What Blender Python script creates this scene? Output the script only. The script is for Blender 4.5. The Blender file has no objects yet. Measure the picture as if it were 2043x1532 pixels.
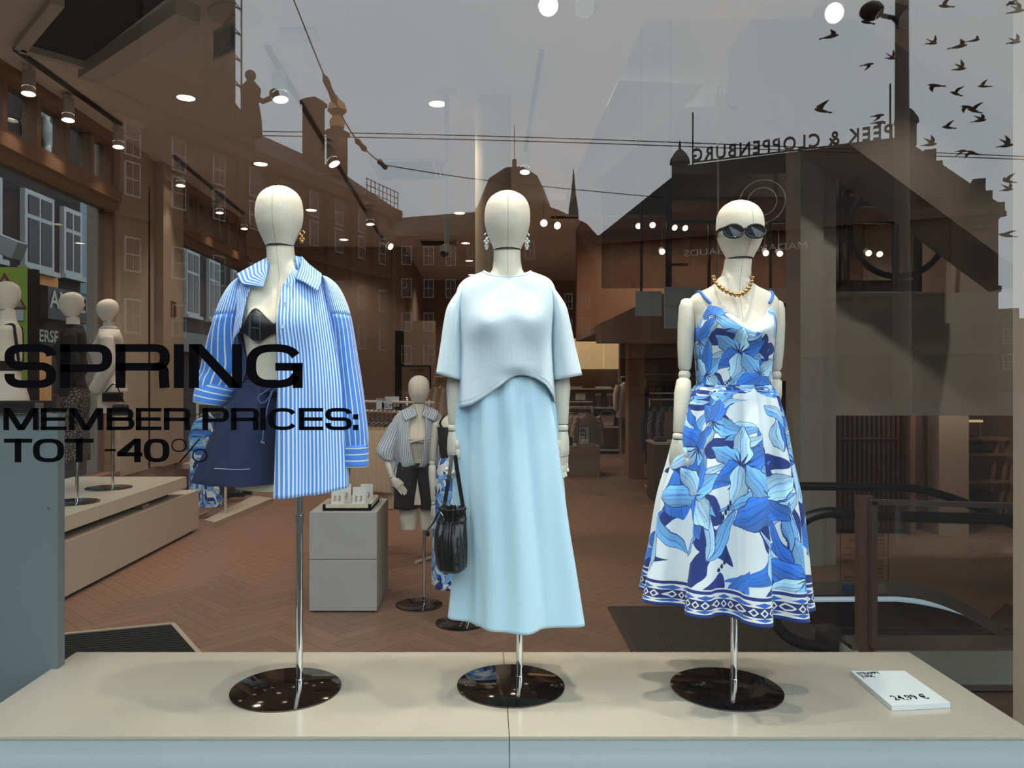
import bpy, math, random
import numpy as np
from mathutils import Vector
random.seed(7)
R = random.Random(11)
sc = bpy.context.scene
COL = sc.collection
pi = math.pi
# ---------------------------------------------------------------- camera, sky, lamps, exposure
F = 1535.0                      # focal length in pixels of the 2043-wide frame
CU, CV = 965.0, 757.0           # vanishing point of the shop's depth
EYE = 1.6
cd = bpy.data.cameras.new('camera'); cam = bpy.data.objects.new('camera', cd); COL.objects.link(cam)
cam.location = (0, 0, EYE); cam.rotation_euler = (pi/2, 0, 0)
cd.sensor_width = 36; cd.lens = F/2043*36
cd.shift_x = (1021.5-CU)/2043; cd.shift_y = -(766-CV)/2043
cd.clip_start = .05; cd.clip_end = 500
sc.camera = cam
sc.view_settings.view_transform = 'Standard'; sc.view_settings.look = 'None'
sc.view_settings.exposure = 0.0; sc.view_settings.gamma = 1.0
sc.view_settings.use_curve_mapping = False
try:
    sc.cycles.use_denoising = True
    sc.cycles.max_bounces = 8; sc.cycles.transparent_max_bounces = 24
    sc.cycles.sample_clamp_indirect = 6
except Exception: pass
SKY = 4.2
w = bpy.data.worlds.new('sky'); sc.world = w; w.use_nodes = True
nt = w.node_tree; bg = nt.nodes['Background']
tc = nt.nodes.new('ShaderNodeTexCoord'); nz = nt.nodes.new('ShaderNodeTexNoise'); cr = nt.nodes.new('ShaderNodeValToRGB')
nz.inputs['Scale'].default_value = 1.6; nz.inputs['Detail'].default_value = 4
cr.color_ramp.elements[0].color = (.56, .69, .79, 1); cr.color_ramp.elements[0].position = .35
cr.color_ramp.elements[1].color = (.80, .80, .80, 1); cr.color_ramp.elements[1].position = .7
nt.links.new(tc.outputs['Generated'], nz.inputs['Vector']); nt.links.new(nz.outputs['Fac'], cr.inputs['Fac'])
nt.links.new(cr.outputs['Color'], bg.inputs['Color']); bg.inputs['Strength'].default_value = SKY
WARM = (1.0, .87, .73)
K_KEY, K_DOWN, K_TRACK = 150, 92, 46        # watts of the window spots, the downlights, the track spots
def spot(name, loc, target, watts, ang=60, blend=.5, col=WARM, rad=.04, parent=None):
    d = bpy.data.lights.new(name, 'SPOT'); d.energy = watts; d.spot_size = math.radians(ang); d.spot_blend = blend
    d.color = col; d.shadow_soft_size = rad
    o = bpy.data.objects.new(name, d); COL.objects.link(o)
    o.location = loc
    o.rotation_euler = (Vector(target)-Vector(loc)).to_track_quat('-Z', 'Y').to_euler()
    return o
GY = 2.28                       # outer face of the shop window
for x, t in ((-1.25, -.74), (-.2, -.74), (-.42, .08), (.58, .08), (.45, .9), (1.4, .9)):
    spot('window_spot_light', (x, 2.64, 4.15), (t, 2.70, 1.3), K_KEY, 36, .5, (1, .90, .74), .03)
# ---------------------------------------------------------------- helpers
ORD = ('first', 'second', 'third', 'fourth', 'fifth', 'sixth', 'seventh', 'eighth', 'ninth', 'tenth', 'eleventh', 'twelfth', 'thirteenth', 'fourteenth', 'fifteenth', 'sixteenth')
def P(u, v, Z):                 # a pixel of the photograph at depth Z
    return ((u-CU)/F*Z, Z, EYE-(v-CV)/F*Z)
def RV(u, v, Z):                # the place outside whose mirror image stands at that pixel and depth
    x, y, z = P(u, v, Z); return (x, 2*GY-y, z)
def lin(c):
    c = c/255; return c/12.92 if c <= .04045 else ((c+.055)/1.055)**2.4
def C(r, g, b): return (lin(r), lin(g), lin(b), 1)
MATS = {}
def mat(name, col, rough=.6, metal=0, noise=0, scale=40, bump=0, emit=0, spec=None, sheen=0, rnd=0):
    if name in MATS: return MATS[name]
    m = bpy.data.materials.new(name); m.use_nodes = True; n = m.node_tree.nodes; L = m.node_tree.links
    b = n['Principled BSDF']
    b.inputs['Base Color'].default_value = col; b.inputs['Roughness'].default_value = rough; b.inputs['Metallic'].default_value = metal
    if spec is not None: b.inputs['Specular IOR Level'].default_value = spec
    if sheen: b.inputs['Sheen Weight'].default_value = sheen
    if emit:
        b.inputs['Emission Color'].default_value = col; b.inputs['Emission Strength'].default_value = emit
    last = None
    if noise or bump:
        t = n.new('ShaderNodeTexCoord'); z = n.new('ShaderNodeTexNoise'); z.inputs['Scale'].default_value = scale; z.inputs['Detail'].default_value = 5
        L.new(t.outputs['Object'], z.inputs['Vector'])
        if noise:
            h = n.new('ShaderNodeHueSaturation'); h.inputs['Color'].default_value = col
            mr = n.new('ShaderNodeMapRange'); mr.inputs['To Min'].default_value = 1-noise; mr.inputs['To Max'].default_value = 1+noise
            L.new(z.outputs['Fac'], mr.inputs['Value']); L.new(mr.outputs['Result'], h.inputs['Value']); L.new(h.outputs['Color'], b.inputs['Base Color']); last = h
        if bump:
            bp = n.new('ShaderNodeBump'); bp.inputs['Strength'].default_value = bump; bp.inputs['Distance'].default_value = .004
            L.new(z.outputs['Fac'], bp.inputs['Height']); L.new(bp.outputs['Normal'], b.inputs['Normal'])
    if rnd:
        oi = n.new('ShaderNodeObjectInfo'); mr = n.new('ShaderNodeMapRange'); mr.inputs['To Min'].default_value = 1-rnd; mr.inputs['To Max'].default_value = 1+rnd
        h = n.new('ShaderNodeHueSaturation'); L.new(oi.outputs['Random'], mr.inputs['Value']); L.new(mr.outputs['Result'], h.inputs['Value'])
        if last: L.new(last.outputs['Color'], h.inputs['Color'])
        else: h.inputs['Color'].default_value = col
        L.new(h.outputs['Color'], b.inputs['Base Color'])
    MATS[name] = m; return m
def glass_mat(name, tint=(.97, .985, .98, 1), r0=.048):
    if name in MATS: return MATS[name]
    m = bpy.data.materials.new(name); m.use_nodes = True; n = m.node_tree.nodes; L = m.node_tree.links
    n.remove(n['Principled BSDF']); out = n['Material Output']
    g = n.new('ShaderNodeNewGeometry'); d = n.new('ShaderNodeVectorMath'); d.operation = 'DOT_PRODUCT'
    L.new(g.outputs['Incoming'], d.inputs[0]); L.new(g.outputs['Normal'], d.inputs[1])
    def M(op, a, b):
        k = n.new('ShaderNodeMath'); k.operation = op
        for i, s in enumerate((a, b)):
            if s is None: continue
            if isinstance(s, (int, float)): k.inputs[i].default_value = s
            else: L.new(s, k.inputs[i])
        return k.outputs[0]
    c = M('ABSOLUTE', d.outputs['Value'], None); f = M('POWER', M('SUBTRACT', 1, c), 5)
    fac = M('ADD', M('MULTIPLY', f, 1-r0), r0)
    tr = n.new('ShaderNodeBsdfTransparent'); tr.inputs['Color'].default_value = tint
    gl = n.new('ShaderNodeBsdfGlossy'); gl.inputs['Roughness'].default_value = 0; gl.inputs['Color'].default_value = (1, 1, 1, 1)
    mx = n.new('ShaderNodeMixShader'); L.new(fac, mx.inputs[0]); L.new(tr.outputs[0], mx.inputs[1]); L.new(gl.outputs[0], mx.inputs[2])
    L.new(mx.outputs[0], out.inputs['Surface']); MATS[name] = m; return m
def wloc(o):
    v = Vector((0, 0, 0))
    while o is not None: v = v+Vector(o.location); o = o.parent
    return v
def tag(o, label=None, cat=None, group=None, kind=None):
    if label: o['label'] = label
    if cat: o['category'] = cat
    if group: o['group'] = group
    if kind: o['kind'] = kind
    return o
def thing(name, label, cat, loc=(0, 0, 0), group=None, rz=0, kind=None):
    o = bpy.data.objects.new(name, None); COL.objects.link(o); o.location = loc; o.rotation_euler = (0, 0, rz); o.empty_display_size = .1
    return tag(o, label, cat, group, kind)
class G:
    def __init__(s): s.v = []; s.f = []; s.uv = []
    def add(s, vs, fs, uv=None):
        k = len(s.v); s.v += [tuple(map(float, p)) for p in vs]; s.f += [tuple(i+k for i in f) for f in fs]
        s.uv += ([tuple(q) for q in uv] if uv is not None else [(0, 0)]*len(vs)); return s
    def box(s, x0, x1, y0, y1, z0, z1):
        return s.add([(x, y, z) for z in (z0, z1) for y in (y0, y1) for x in (x0, x1)],
                     [(0, 2, 3, 1), (4, 5, 7, 6), (0, 1, 5, 4), (2, 6, 7, 3), (0, 4, 6, 2), (1, 3, 7, 5)])
    def bar(s, a, b, wx, wz, up=(0, 0, 1)):
        a = np.array(a, float); b = np.array(b, float); d = b-a; L = np.linalg.norm(d); d = d/L
        up = np.array(up, float)
        if abs(np.dot(up, d)) > .99: up = np.array((0, 1., 0))
        x = np.cross(d, up); x /= np.linalg.norm(x); z = np.cross(x, d)
        vs = [p+x*i*wx/2+z*j*wz/2 for p in (a, b) for j in (-1, 1) for i in (-1, 1)]
        return s.add(vs, [(0, 2, 3, 1), (4, 5, 7, 6), (0, 1, 5, 4), (2, 6, 7, 3), (0, 4, 6, 2), (1, 3, 7, 5)])
    def prism(s, poly, off):    # polygon of 3-D points pushed by a vector
        n = len(poly); off = np.array(off, float); a = [np.array(p, float) for p in poly]; vs = a+[p+off for p in a]
        return s.add(vs, [tuple(range(n))[::-1], tuple(range(n, 2*n))]+[(i, (i+1) % n, n+(i+1) % n, n+i) for i in range(n)])
    def rings(s, rs, closed=True, cap=(True, True), uvs=None):
        rs = [np.asarray(r, float) for r in rs]; m = len(rs); n = len(rs[0]); vs = [p for r in rs for p in r]; fs = []
        for i in range(m-1):
            for j in range(n if closed else n-1):
                k = (j+1) % n; fs.append((i*n+j, i*n+k, (i+1)*n+k, (i+1)*n+j))
        if closed and cap[0]: fs.append(tuple(range(n))[::-1])
        if closed and cap[1]: fs.append(tuple(range((m-1)*n, m*n)))
        return s.add(vs, fs, uvs)
    def tube(s, pts, r, n=10, cap=True, sq=1.0):
        p = np.asarray(pts, float); m = len(p); r = np.broadcast_to(np.asarray(r, float), (m,)); rs = []
        t = np.gradient(p, axis=0); t /= np.linalg.norm(t, axis=1)[:, None]+1e-12
        u = np.array((0, 0, 1.)) if abs(t[0][2]) < .9 else np.array((0, 1., 0))
        a = np.arange(n)/n*2*pi
        for i in range(m):
            u = u-t[i]*np.dot(u, t[i]); u /= np.linalg.norm(u); b = np.cross(t[i], u)
            rs.append(p[i]+r[i]*(np.outer(np.cos(a), u)*sq+np.outer(np.sin(a), b)))
        return s.rings(rs, True, (cap, cap))
    def lathe(s, prof, c=(0, 0, 0), n=24, ax='z', sx=1, sy=1):
        rs = []; a = np.arange(n)/n*2*pi
        for r, h in prof:
            x, y = r*np.cos(a)*sx, r*np.sin(a)*sy
            q = {'z': (x, y, 0*a+h), 'y': (x, 0*a+h, y), 'x': (0*a+h, x, y)}[ax]
            rs.append(np.stack(q, 1)+np.array(c))
        return s.rings(rs)
    def ball(s, c, rx, ry=None, rz=None, n=12, m=8):
        ry = ry or rx; rz = rz or rx; rs = []
        a = np.arange(n)/n*2*pi
        for i in range(m+1):
            ph = -pi/2+pi*(i*.96+.02*m)/m; rs.append(np.stack((c[0]+rx*np.cos(ph)*np.cos(a), c[1]+ry*np.cos(ph)*np.sin(a), 0*a+c[2]+rz*np.sin(ph)), 1))
        return s.rings(rs)
    def grid(s, A, uv=None):    # m x n x 3 array
        A = np.asarray(A, float); m, n = A.shape[:2]
        fs = [(i*n+j, i*n+j+1, (i+1)*n+j+1, (i+1)*n+j) for i in range(m-1) for j in range(n-1)]
        return s.add(A.reshape(-1, 3), fs, None if uv is None else np.asarray(uv).reshape(-1, 2))
    def build(s, name, m, parent=None, smooth=False, bevel=0, solid=0, sub=0, local=False, fix=True):
        off = (0, 0, 0)
        if parent is None:
            a = np.array(s.v); off = (float(a[:, 0].min()+a[:, 0].max())/2, float(a[:, 1].min()+a[:, 1].max())/2, float(a[:, 2].min()))
        elif not local: off = tuple(wloc(parent))
        me = bpy.data.meshes.new(name)
        me.from_pydata([(p[0]-off[0], p[1]-off[1], p[2]-off[2]) for p in s.v], [], s.f)
        if any(q != (0, 0) for q in s.uv):
            ul = me.uv_layers.new(name='UVMap'); li = np.empty(len(me.loops), np.int32); me.loops.foreach_get('vertex_index', li)
            ul.data.foreach_set('uv', np.array(s.uv, np.float32)[li].ravel())
        if fix and not solid:
            import bmesh
            bm = bmesh.new(); bm.from_mesh(me); bmesh.ops.recalc_face_normals(bm, faces=bm.faces); bm.to_mesh(me); bm.free()
        if smooth: me.polygons.foreach_set('use_smooth', [True]*len(me.polygons))
        me.update()
        o = bpy.data.objects.new(name, me); COL.objects.link(o)
        if m is not None: me.materials.append(m)
        if parent is None: o.location = off
        else: o.parent = parent
        if solid:
            k = o.modifiers.new('solid', 'SOLIDIFY'); k.thickness = solid; k.offset = 0
        if bevel:
            k = o.modifiers.new('bevel', 'BEVEL'); k.width = bevel; k.segments = 2; k.limit_method = 'ANGLE'
        if sub:
            k = o.modifiers.new('sub', 'SUBSURF'); k.levels = sub; k.render_levels = sub
        if smooth and (bevel or not sub):
            try:
                me.set_sharp_from_angle(angle=math.radians(50))
            except Exception: pass
        return o
    def one(s, name, m, label, cat, group=None, **k): return tag(s.build(name, m, None, **k), label, cat, group)
    def setting(s, name, m, **k): return tag(s.build(name, m, None, **k), kind='structure')
def dup(o, loc=None, rz=None, parent=None, label=None):
    c = o.copy(); COL.objects.link(c)
    if parent is not None: c.parent = parent
    if loc is not None: c.location = loc
    if rz is not None: c.rotation_euler = (0, 0, rz)
    if label: c['label'] = label
    for ch in list(o.children): dup(ch, parent=c)
    return c
def text(name, s, size, loc, m, parent=None, rot=(pi/2, 0, 0), align='LEFT', sx=1.0, weight=0.0, depth=.0006, spacing=1.0):
    cu = bpy.data.curves.new(name, 'FONT'); cu.body = s; cu.size = size; cu.align_x = align; cu.extrude = depth; cu.offset = weight; cu.space_character = spacing; cu.resolution_u = 3
    t = bpy.data.objects.new(name, cu); COL.objects.link(t)
    dg = bpy.context.evaluated_depsgraph_get(); me = bpy.data.meshes.new_from_object(t.evaluated_get(dg))
    bpy.data.objects.remove(t); o = bpy.data.objects.new(name, me); COL.objects.link(o)
    me.materials.clear(); me.materials.append(m)
    o.rotation_euler = rot; o.scale = (sx, 1, 1)
    if parent is not None: o.parent = parent; o.location = Vector(loc)-wloc(parent)
    else: o.location = loc
    return o
def cat_rom(pts, n):            # smooth curve through points
    p = np.asarray(pts, float); m = len(p); t = np.linspace(0, m-1, n); i = np.clip(t.astype(int), 0, m-2); f = (t-i)[:, None]
    p0 = p[np.clip(i-1, 0, m-1)]; p1 = p[i]; p2 = p[i+1]; p3 = p[np.clip(i+2, 0, m-1)]
    return .5*((2*p1)+(-p0+p2)*f+(2*p0-5*p1+4*p2-p3)*f*f+(-p0+3*p1-3*p2+p3)*f**3)
def lerp(pts, n):
    p = np.asarray(pts, float); t = np.linspace(0, len(p)-1, n); return np.stack([np.interp(t, np.arange(len(p)), p[:, i]) for i in range(3)], 1)
def sheet(rows, nu=16, nv=16, push=None, lin=False):   # smooth patch through rows of 3-D points
    f = lerp if lin else cat_rom; A = np.array([f(r, nu) for r in rows]); B = np.stack([f(A[:, j], nv) for j in range(nu)], 1)
    if push is not None: B = push(B)
    d = np.linalg.norm(np.diff(B, axis=1), axis=2).mean(0); u = np.concatenate(([0], np.cumsum(d)))
    e = np.linalg.norm(np.diff(B, axis=0), axis=2).mean(1); v = np.concatenate(([0], np.cumsum(e)))
    U, V = np.meshgrid(u+1e-4, v+1e-4); return B, np.stack((U, V), 2)
def stripes(name, ca, cb, pitch, duty=.5, rough=.75, axis='X'):
    if name in MATS: return MATS[name]
    m = mat(name, ca, rough, sheen=.2); n = m.node_tree.nodes; L = m.node_tree.links; b = n['Principled BSDF']
    uv = n.new('ShaderNodeUVMap'); sp = n.new('ShaderNodeSeparateXYZ'); L.new(uv.outputs[0], sp.inputs[0])
    k = n.new('ShaderNodeMath'); k.operation = 'MULTIPLY'; k.inputs[1].default_value = 1/pitch; L.new(sp.outputs[axis], k.inputs[0])
    fr = n.new('ShaderNodeMath'); fr.operation = 'FRACT'; L.new(k.outputs[0], fr.inputs[0])
    g = n.new('ShaderNodeMath'); g.operation = 'GREATER_THAN'; g.inputs[1].default_value = duty; L.new(fr.outputs[0], g.inputs[0])
    mx = n.new('ShaderNodeMix'); mx.data_type = 'RGBA'; mx.inputs['A'].default_value = ca; mx.inputs['B'].default_value = cb
    L.new(g.outputs[0], mx.inputs['Factor']); L.new(mx.outputs['Result'], b.inputs['Base Color']); return m
# ---------------------------------------------------------------- materials
M_white = mat('white_paint', C(205, 200, 192), .7, noise=.04, scale=3)
M_ceil = mat('ceiling_paint', C(222, 214, 206), .85, noise=.03, scale=2)
M_beige = mat('beige_panel', C(190, 172, 152), .7, noise=.05, scale=4)
M_brown = mat('brown_wall', C(140, 116, 98), .8, noise=.06, scale=2)
M_wood = mat('window_wood', C(150, 114, 86), .45, noise=.16, scale=9)
M_black = mat('black_metal', C(18, 18, 20), .4)
M_void = mat('black_void', C(8, 8, 9), .9)
M_steel = mat('brushed_steel', C(190, 190, 190), .28, 1)
M_chrome = mat('chrome', C(225, 228, 230), .06, 1)
M_mirror = mat('dark_polished_steel', C(105, 96, 90), .07, 1)
M_linen = mat('linen_cover', C(228, 218, 198), .85, noise=.05, scale=260, bump=.25, sheen=.1)
M_lam = mat('display_laminate', C(164, 158, 144), .16, noise=.02, scale=2)
M_lamw = mat('cream_laminate', C(216, 206, 186), .2, noise=.02, scale=2)
M_edge = mat('laminate_edge', C(232, 228, 214), .3)
M_front = mat('plinth_front_shaded', C(160, 172, 176), .5, noise=.03, scale=3)  # blue-grey shading of the white podium front, put into its base colour
M_grey = mat('grey_concrete_laminate', C(172, 172, 166), .6, noise=.06, scale=5)
M_lamp = mat('lamp_glow', (1, .86, .66, 1), .5, emit=9)
M_lampw = mat('lamp_reflector', C(235, 230, 220), .15, .9)
M_housing = mat('white_lamp_housing', C(214, 210, 204), .4)
M_glass = glass_mat('clear_glass'); M_tint = glass_mat('tinted_glass', (.62, .64, .65, 1))
M_print = mat('print_black', C(5, 5, 6), .9, spec=.05)
M_card = mat('white_card', C(216, 218, 216), .5)
M_gold = mat('gold', C(212, 168, 112), .25, 1)
# ================================================================ the setting
CZ = 4.36                       # shop ceiling
def X(u, Z): return (u-CU)/F*Z
def Zv(v, Z): return EYE-(v-CV)/F*Z
M_pave = mat('street_paving', C(46, 43, 40), .95, noise=.15, scale=6, spec=.1)
G().box(-250, 250, -320, 120, -.3, -.06).setting('street_pavement', M_pave)
# floor: slab with a well for the escalator, herringbone planks let into it
M_plank = mat('oak_plank', C(142, 108, 88), .42, noise=.16, scale=14, bump=.05, rnd=.13)
nn = M_plank.node_tree
for nd in nn.nodes:
    if nd.type == 'TEX_NOISE':
        mp = nn.nodes.new('ShaderNodeMapping'); mp.inputs['Scale'].default_value = (1, 7, 1)
        tcn = [k for k in nn.nodes if k.type == 'TEX_COORD'][0]
        nn.links.new(tcn.outputs['Object'], mp.inputs['Vector']); nn.links.new(mp.outputs['Vector'], nd.inputs['Vector'])
M_oakfar = mat('oak_floor_far', C(140, 107, 87), .45, noise=.15, scale=6)
fl = G()
fl.box(-4.2, 1.95, 2.3, 10.7, -.05, -.012).box(1.95, 7.5, 2.3, 4.12, -.05, -.012).box(1.95, 7.5, 5.0, 10.7, -.05, -.012)
FLOOR = fl.setting('floor', mat('floor_joint', C(104, 78, 62), .7))
tag(G().box(-4.2, 9, 10.7, 26, -.05, -.0008).build('floor_boards', M_oakfar, FLOOR))
pl = G().box(0, .6, 0, .1, -.012, 0).v
pm = None; cells = []
L_, W_ = .60, .10
for a in range(-160, 161):
    for b in range(-30, 31):
        ox, oy = a*W_+b*L_, a*W_-b*L_
        for (x, y, r) in ((ox, oy, 0), (ox+W_, oy+W_, 1)):
            X0, Y0 = x*.7071-y*.7071, x*.7071+y*.7071+7
            cxx, cyy = X0+(.21 if not r else -.21), Y0+.21
            if -4.1 < cxx < 6.4 and 2.9 < cyy < 10.8 and not (cxx > 1.5 and 3.75 < cyy < 5.35): cells.append((cyy, X0, Y0, r, cxx))
cells.sort(key=lambda c: (c[0] > 8.6, abs(c[4]+.9)*.45+c[0]*.5))
pg = G(); e = .0012
pg.box(e, L_-e, e, W_-e, -.012, 0)
p0 = None; far = G()
for i, (cy_, X0, Y0, r, cx_) in enumerate(cells):
    ang = pi/4+(pi/2 if r else 0)
    if i < 300:
        if p0 is None: p0 = pg.build('plank', M_plank, FLOOR, local=True); o = p0
        else: o = p0.copy(); COL.objects.link(o); o.parent = FLOOR
        o.location = Vector((X0, Y0, 0))-wloc(FLOOR); o.rotation_euler = (0, 0, ang)
    else:
        c, s = math.cos(ang), math.sin(ang)
        far.add([(X0+x*c-y*s, Y0+x*s+y*c, z) for x, y, z in pg.v], pg.f[:6])
tag(far.build('planks', M_plank, FLOOR), kind='stuff')
# door mats
M_mat = mat('ribbed_mat', C(26, 26, 27), .9)
def floor_mat(name, poly, label, rib, col, frame):
    t = thing(name, label, 'mat', (poly[0][0], poly[0][1], 0))
    G().prism([(x, y, .001) for x, y in poly], (0, 0, .006)).build('mat_base', col, t)
    n = len(poly); fr = G()
    for i in range(n): a, b = poly[i], poly[(i+1) % n]; fr.bar((a[0], a[1], .007), (b[0], b[1], .007), .028, .012)
    fr.build('frame', frame, t)
    (d, k) = rib; g = G(); P0, P1, P3 = (np.array(poly[0]), np.array(poly[1]), np.array(poly[3]))
    for i in range(1, k):
        a = P0+(P1-P0)*i/k; b = a+(P3-P0); g.bar((a[0], a[1], .008), (b[0], b[1], .008), d, .006)
    tag(g.build('rib', col, t), kind='stuff')
floor_mat('door_mat', [(-2.03, 5.02), (-1.02, 3.55), (-2.9, 2.9), (-3.9, 4.37)], 'black ribbed entrance mat with a pale edge behind the left end of the podium', (.022, 40), M_mat, M_beige)
floor_mat('landing_grate', [(.88, 5.38), (2.2, 5.38), (2.2, 3.95), (.88, 3.95)], 'dark grooved landing plate at the foot of the escalator', (.012, 60), mat('dark_grate', C(70, 62, 56), .5), mat('grate_frame', C(110, 98, 88), .4, .6))
# walls
G().box(-4.2, -1.8, 16, 16.2, 0, CZ).setting('wall_back_left', M_brown)
G().box(-1.8, -1.65, 16, 21.4, 0, CZ).setting('wall_return', M_brown)
G().box(-1.8, 9, 21.4, 21.6, -.05, CZ).setting('wall_back', M_brown)
wl = G().box(-4.35, -4.2, 13.6, 21.4, 0, CZ).box(-4.35, -4.2, 2.28, 13.6, 0, .5).box(-4.35, -4.2, 2.28, 3.2, .5, CZ)
wl.setting('wall_left', M_beige)
G().box(6.9, 7.1, 2.3, 26, -.3, 6.2).setting('wall_right', M_white)
# beige pillar of the left wall between its two windows
pl_ = G().box(-4.5, -4.12, 8.72, 9.45, .5, CZ).box(-4.5, -4.06, 9.75, 10.4, .5, CZ).box(-4.5, -4.17, 9.45, 9.75, .5, CZ)
pil = pl_.setting('pillar', M_beige)
G().box(-4.169, -4.16, 9.55, 9.60, .5, 4.0).build('slot', M_black, pil)
G().box(-4.055, -4.045, 9.98, 10.12, 2.42, 2.62).one('alarm_sign', mat('sign_brown', C(120, 66, 48), .6), 'small red-brown square sign on the beige pillar between the left windows', 'sign')
# left windows: posts, transom, upper lights, glass
def side_window(k, y0, y1, ys):
    t = thing('window_%d' % k, None, None, (-4.27, y0, .5), kind='structure')
    fr = G().box(-4.36, -4.14, y0, y1, 3.52, 3.60).box(-4.38, -4.10, y0, y1, 3.60, 3.72).box(-4.36, -4.15, y0, y1, 3.72, 3.78).box(-4.36, -4.15, y0, y1, 4.24, CZ).box(-4.36, -4.12, y0, y1, .45, .56)
    fr.build('transom', M_wood, t)
    for y in ys: G().box(-4.33, -4.19, y-.035, y+.035, 3.78, 4.24).build('mullion', M_wood, t)
    for y in (y0+.03, y1-.03): G().box(-4.34, -4.18, y-.03, y+.03, .56, 3.52).build('jamb', M_wood, t)
    yy = sorted(set([y0, y1]+list(ys)))
    for a, b in zip(yy, yy[1:]):
        if b-a > .12: G().box(-4.28, -4.27, a, b, 3.78, 4.24).build('pane', M_tint, t)
    G().box(-4.28, -4.268, y0, y1, .56, 3.52).build('large_pane', M_tint, t)
side_window(2, 3.2, 8.72, [3.24, 3.7, 4.2, 4.7, 5.2, 5.75, 6.25, 6.74, 7.25, 7.76, 8.24, 8.68])
side_window(3, 10.4, 13.6, [10.44, 10.9, 11.3, 11.75, 12.2, 12.65, 13.1, 13.56])
G().box(-4.2, -3.75, 10.5, 14.5, .38, .45).setting('trim_1', M_white)
# ceiling with the stair well in it
H0, H1, HX = 5.9, 11.5, 1.24
ce = G().box(-4.4, 7, 2.28, H0, CZ, CZ+.35).box(-4.4, HX, H0, H1+.12, CZ, CZ+.35).box(-4.4, 9, H1+.12, 26, CZ, CZ+.35)
CEIL = ce.setting('ceiling', M_ceil)
G().box(HX, 7.1, H0-2, 13.2, 6.01, 6.2).setting('ceiling_upper', M_ceil)
G().box(HX, 7, H0-.2, H0-.05, CZ+.35, 6.01).setting('wall_upper_front', M_white)
G().box(HX-.1, HX, H0, H1, CZ+.35, 6.01).setting('wall_upper_left', M_white)
uw = G().box(HX, X(1335, 11.5), H1, H1+.12, CZ-.3, 5.67).box(X(1335, 11.5), 7, H1, H1+.12, 5.12, 5.67)
uw.setting('wall_upper_back', mat('pale_wall', C(188, 196, 198), .8))
G().box(HX-.1, 7.1, 13.0, 13.2, CZ, 6.01).setting('wall_upper_far', M_white)
# upper floor behind the well: dark glazed front, brown back wall, white band below
Zg = 11.45
gz = thing('window_4', None, None, (X(1465, Zg), Zg, Zv(575, Zg)), kind='structure')
for (u0, u1, v0, v1) in ((1329, 1339, 282, 578), (1590, 1598, 282, 578), (1278, 1281, 370, 590), (1413, 1416, 443, 578), (1536, 1538, 443, 578)):
    G().box(X(u0, Zg), X(u1, Zg), Zg-.04, Zg+.04, Zv(v1, Zg), Zv(v0, Zg)).build('mullion', M_black, gz)
for (u0, u1, v0, v1) in ((1335, 1595, 440, 446), (1335, 1372, 526, 530), (1335, 1595, 282, 288)):
    G().box(X(u0, Zg), X(u1, Zg), Zg-.04, Zg+.04, Zv(v1, Zg), Zv(v0, Zg)).build('rail', M_black, gz)
G().box(X(1200, Zg), X(1595, Zg), Zg-.01, Zg+.01, Zv(575, Zg), Zv(285, Zg)).build('pane', glass_mat('smoked_glass', (.62, .60, .57, 1)), gz)
Zr = 11.3
gr = thing('window_5', None, None, (X(1755, Zr), Zr, Zv(580, Zr)), kind='structure')
for (u0, u1, v0, v1) in ((1670, 1676, 290, 582), (1686, 1692, 380, 560), (1783, 1791, 405, 560), (1826, 1836, 380, 582)):
    G().box(X(u0, Zr), X(u1, Zr), Zr-.05, Zr+.05, Zv(v1, Zr), Zv(v0, Zr)).build('mullion', M_black, gr)
for (u0, u1, v0, v1) in ((1686, 1836, 379, 385), (1670, 1870, 405, 413), (1670, 1836, 443, 446), (1670, 1836, 560, 582), (1670, 1730, 297, 303)):
    G().box(X(u0, Zr), X(u1, Zr), Zr-.05, Zr+.05, Zv(v1, Zr), Zv(v0, Zr)).build('rail', M_black, gr)
G().box(X(1670, Zr), X(1836, Zr), Zr-.01, Zr+.01, Zv(580, Zr), Zv(290, Zr)).build('pane', MATS['smoked_glass'], gr)
a = np.linspace(0, 2*pi, 49)
ring = G().tube(np.stack((X(1792, 11.1)+.70*np.cos(a), 0*a+11.1, Zv(455, 11.1)+.70*np.sin(a)), 1), .045, 8)
ring.tube([(X(1792, 11.1), 11.1, Zv(455, 11.1)+.70), (X(1792, 11.1), 11.1, 6.01)], .012, 6); ring.one('ring_emblem', M_black, 'large black ring hanging in the dark upper window right of the column', 'ring')
G().box(1.7, 7, 14, 14.2, 2.4, 4.36).setting('wall_upper_hall', mat('hall_brown', C(150, 108, 82), .8))
G().box(1.7, 7, 11.62, 14.2, 4.3, 4.36).setting('ceiling_hall', mat('hall_brown', C(150, 108, 82), .8))
G().box(1.7, 7, 11.55, 14.2, 2.3, 2.4).setting('floor_upper', M_brown)
G().box(X(1330, 11.4), X(1600, 11.4), 11.2, 11.5, Zv(640, 11.4), Zv(578, 11.4)).setting('trim_2', M_white)
zb = 10.6
G().prism([P(u, v, zb) for u, v in ((1200, 682), (1198, 645), (1335, 580), (1380, 572), (1380, 682))], (0, .5, 0)).setting('trim_3', mat('soffit', C(160, 140, 126), .8))
zt = 5.98
G().prism([P(u, v, zt) for u, v in ((1500, 150), (1532, 167), (2070, 565), (2070, 280), (1800, 95), (1705, 36), (1500, 36))], (0, .58, 0)).one('escalator_truss', mat('truss_white', C(118, 110, 102), .7), 'white sloping underside of the upper escalator beside the ceiling opening', 'escalator')
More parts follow.
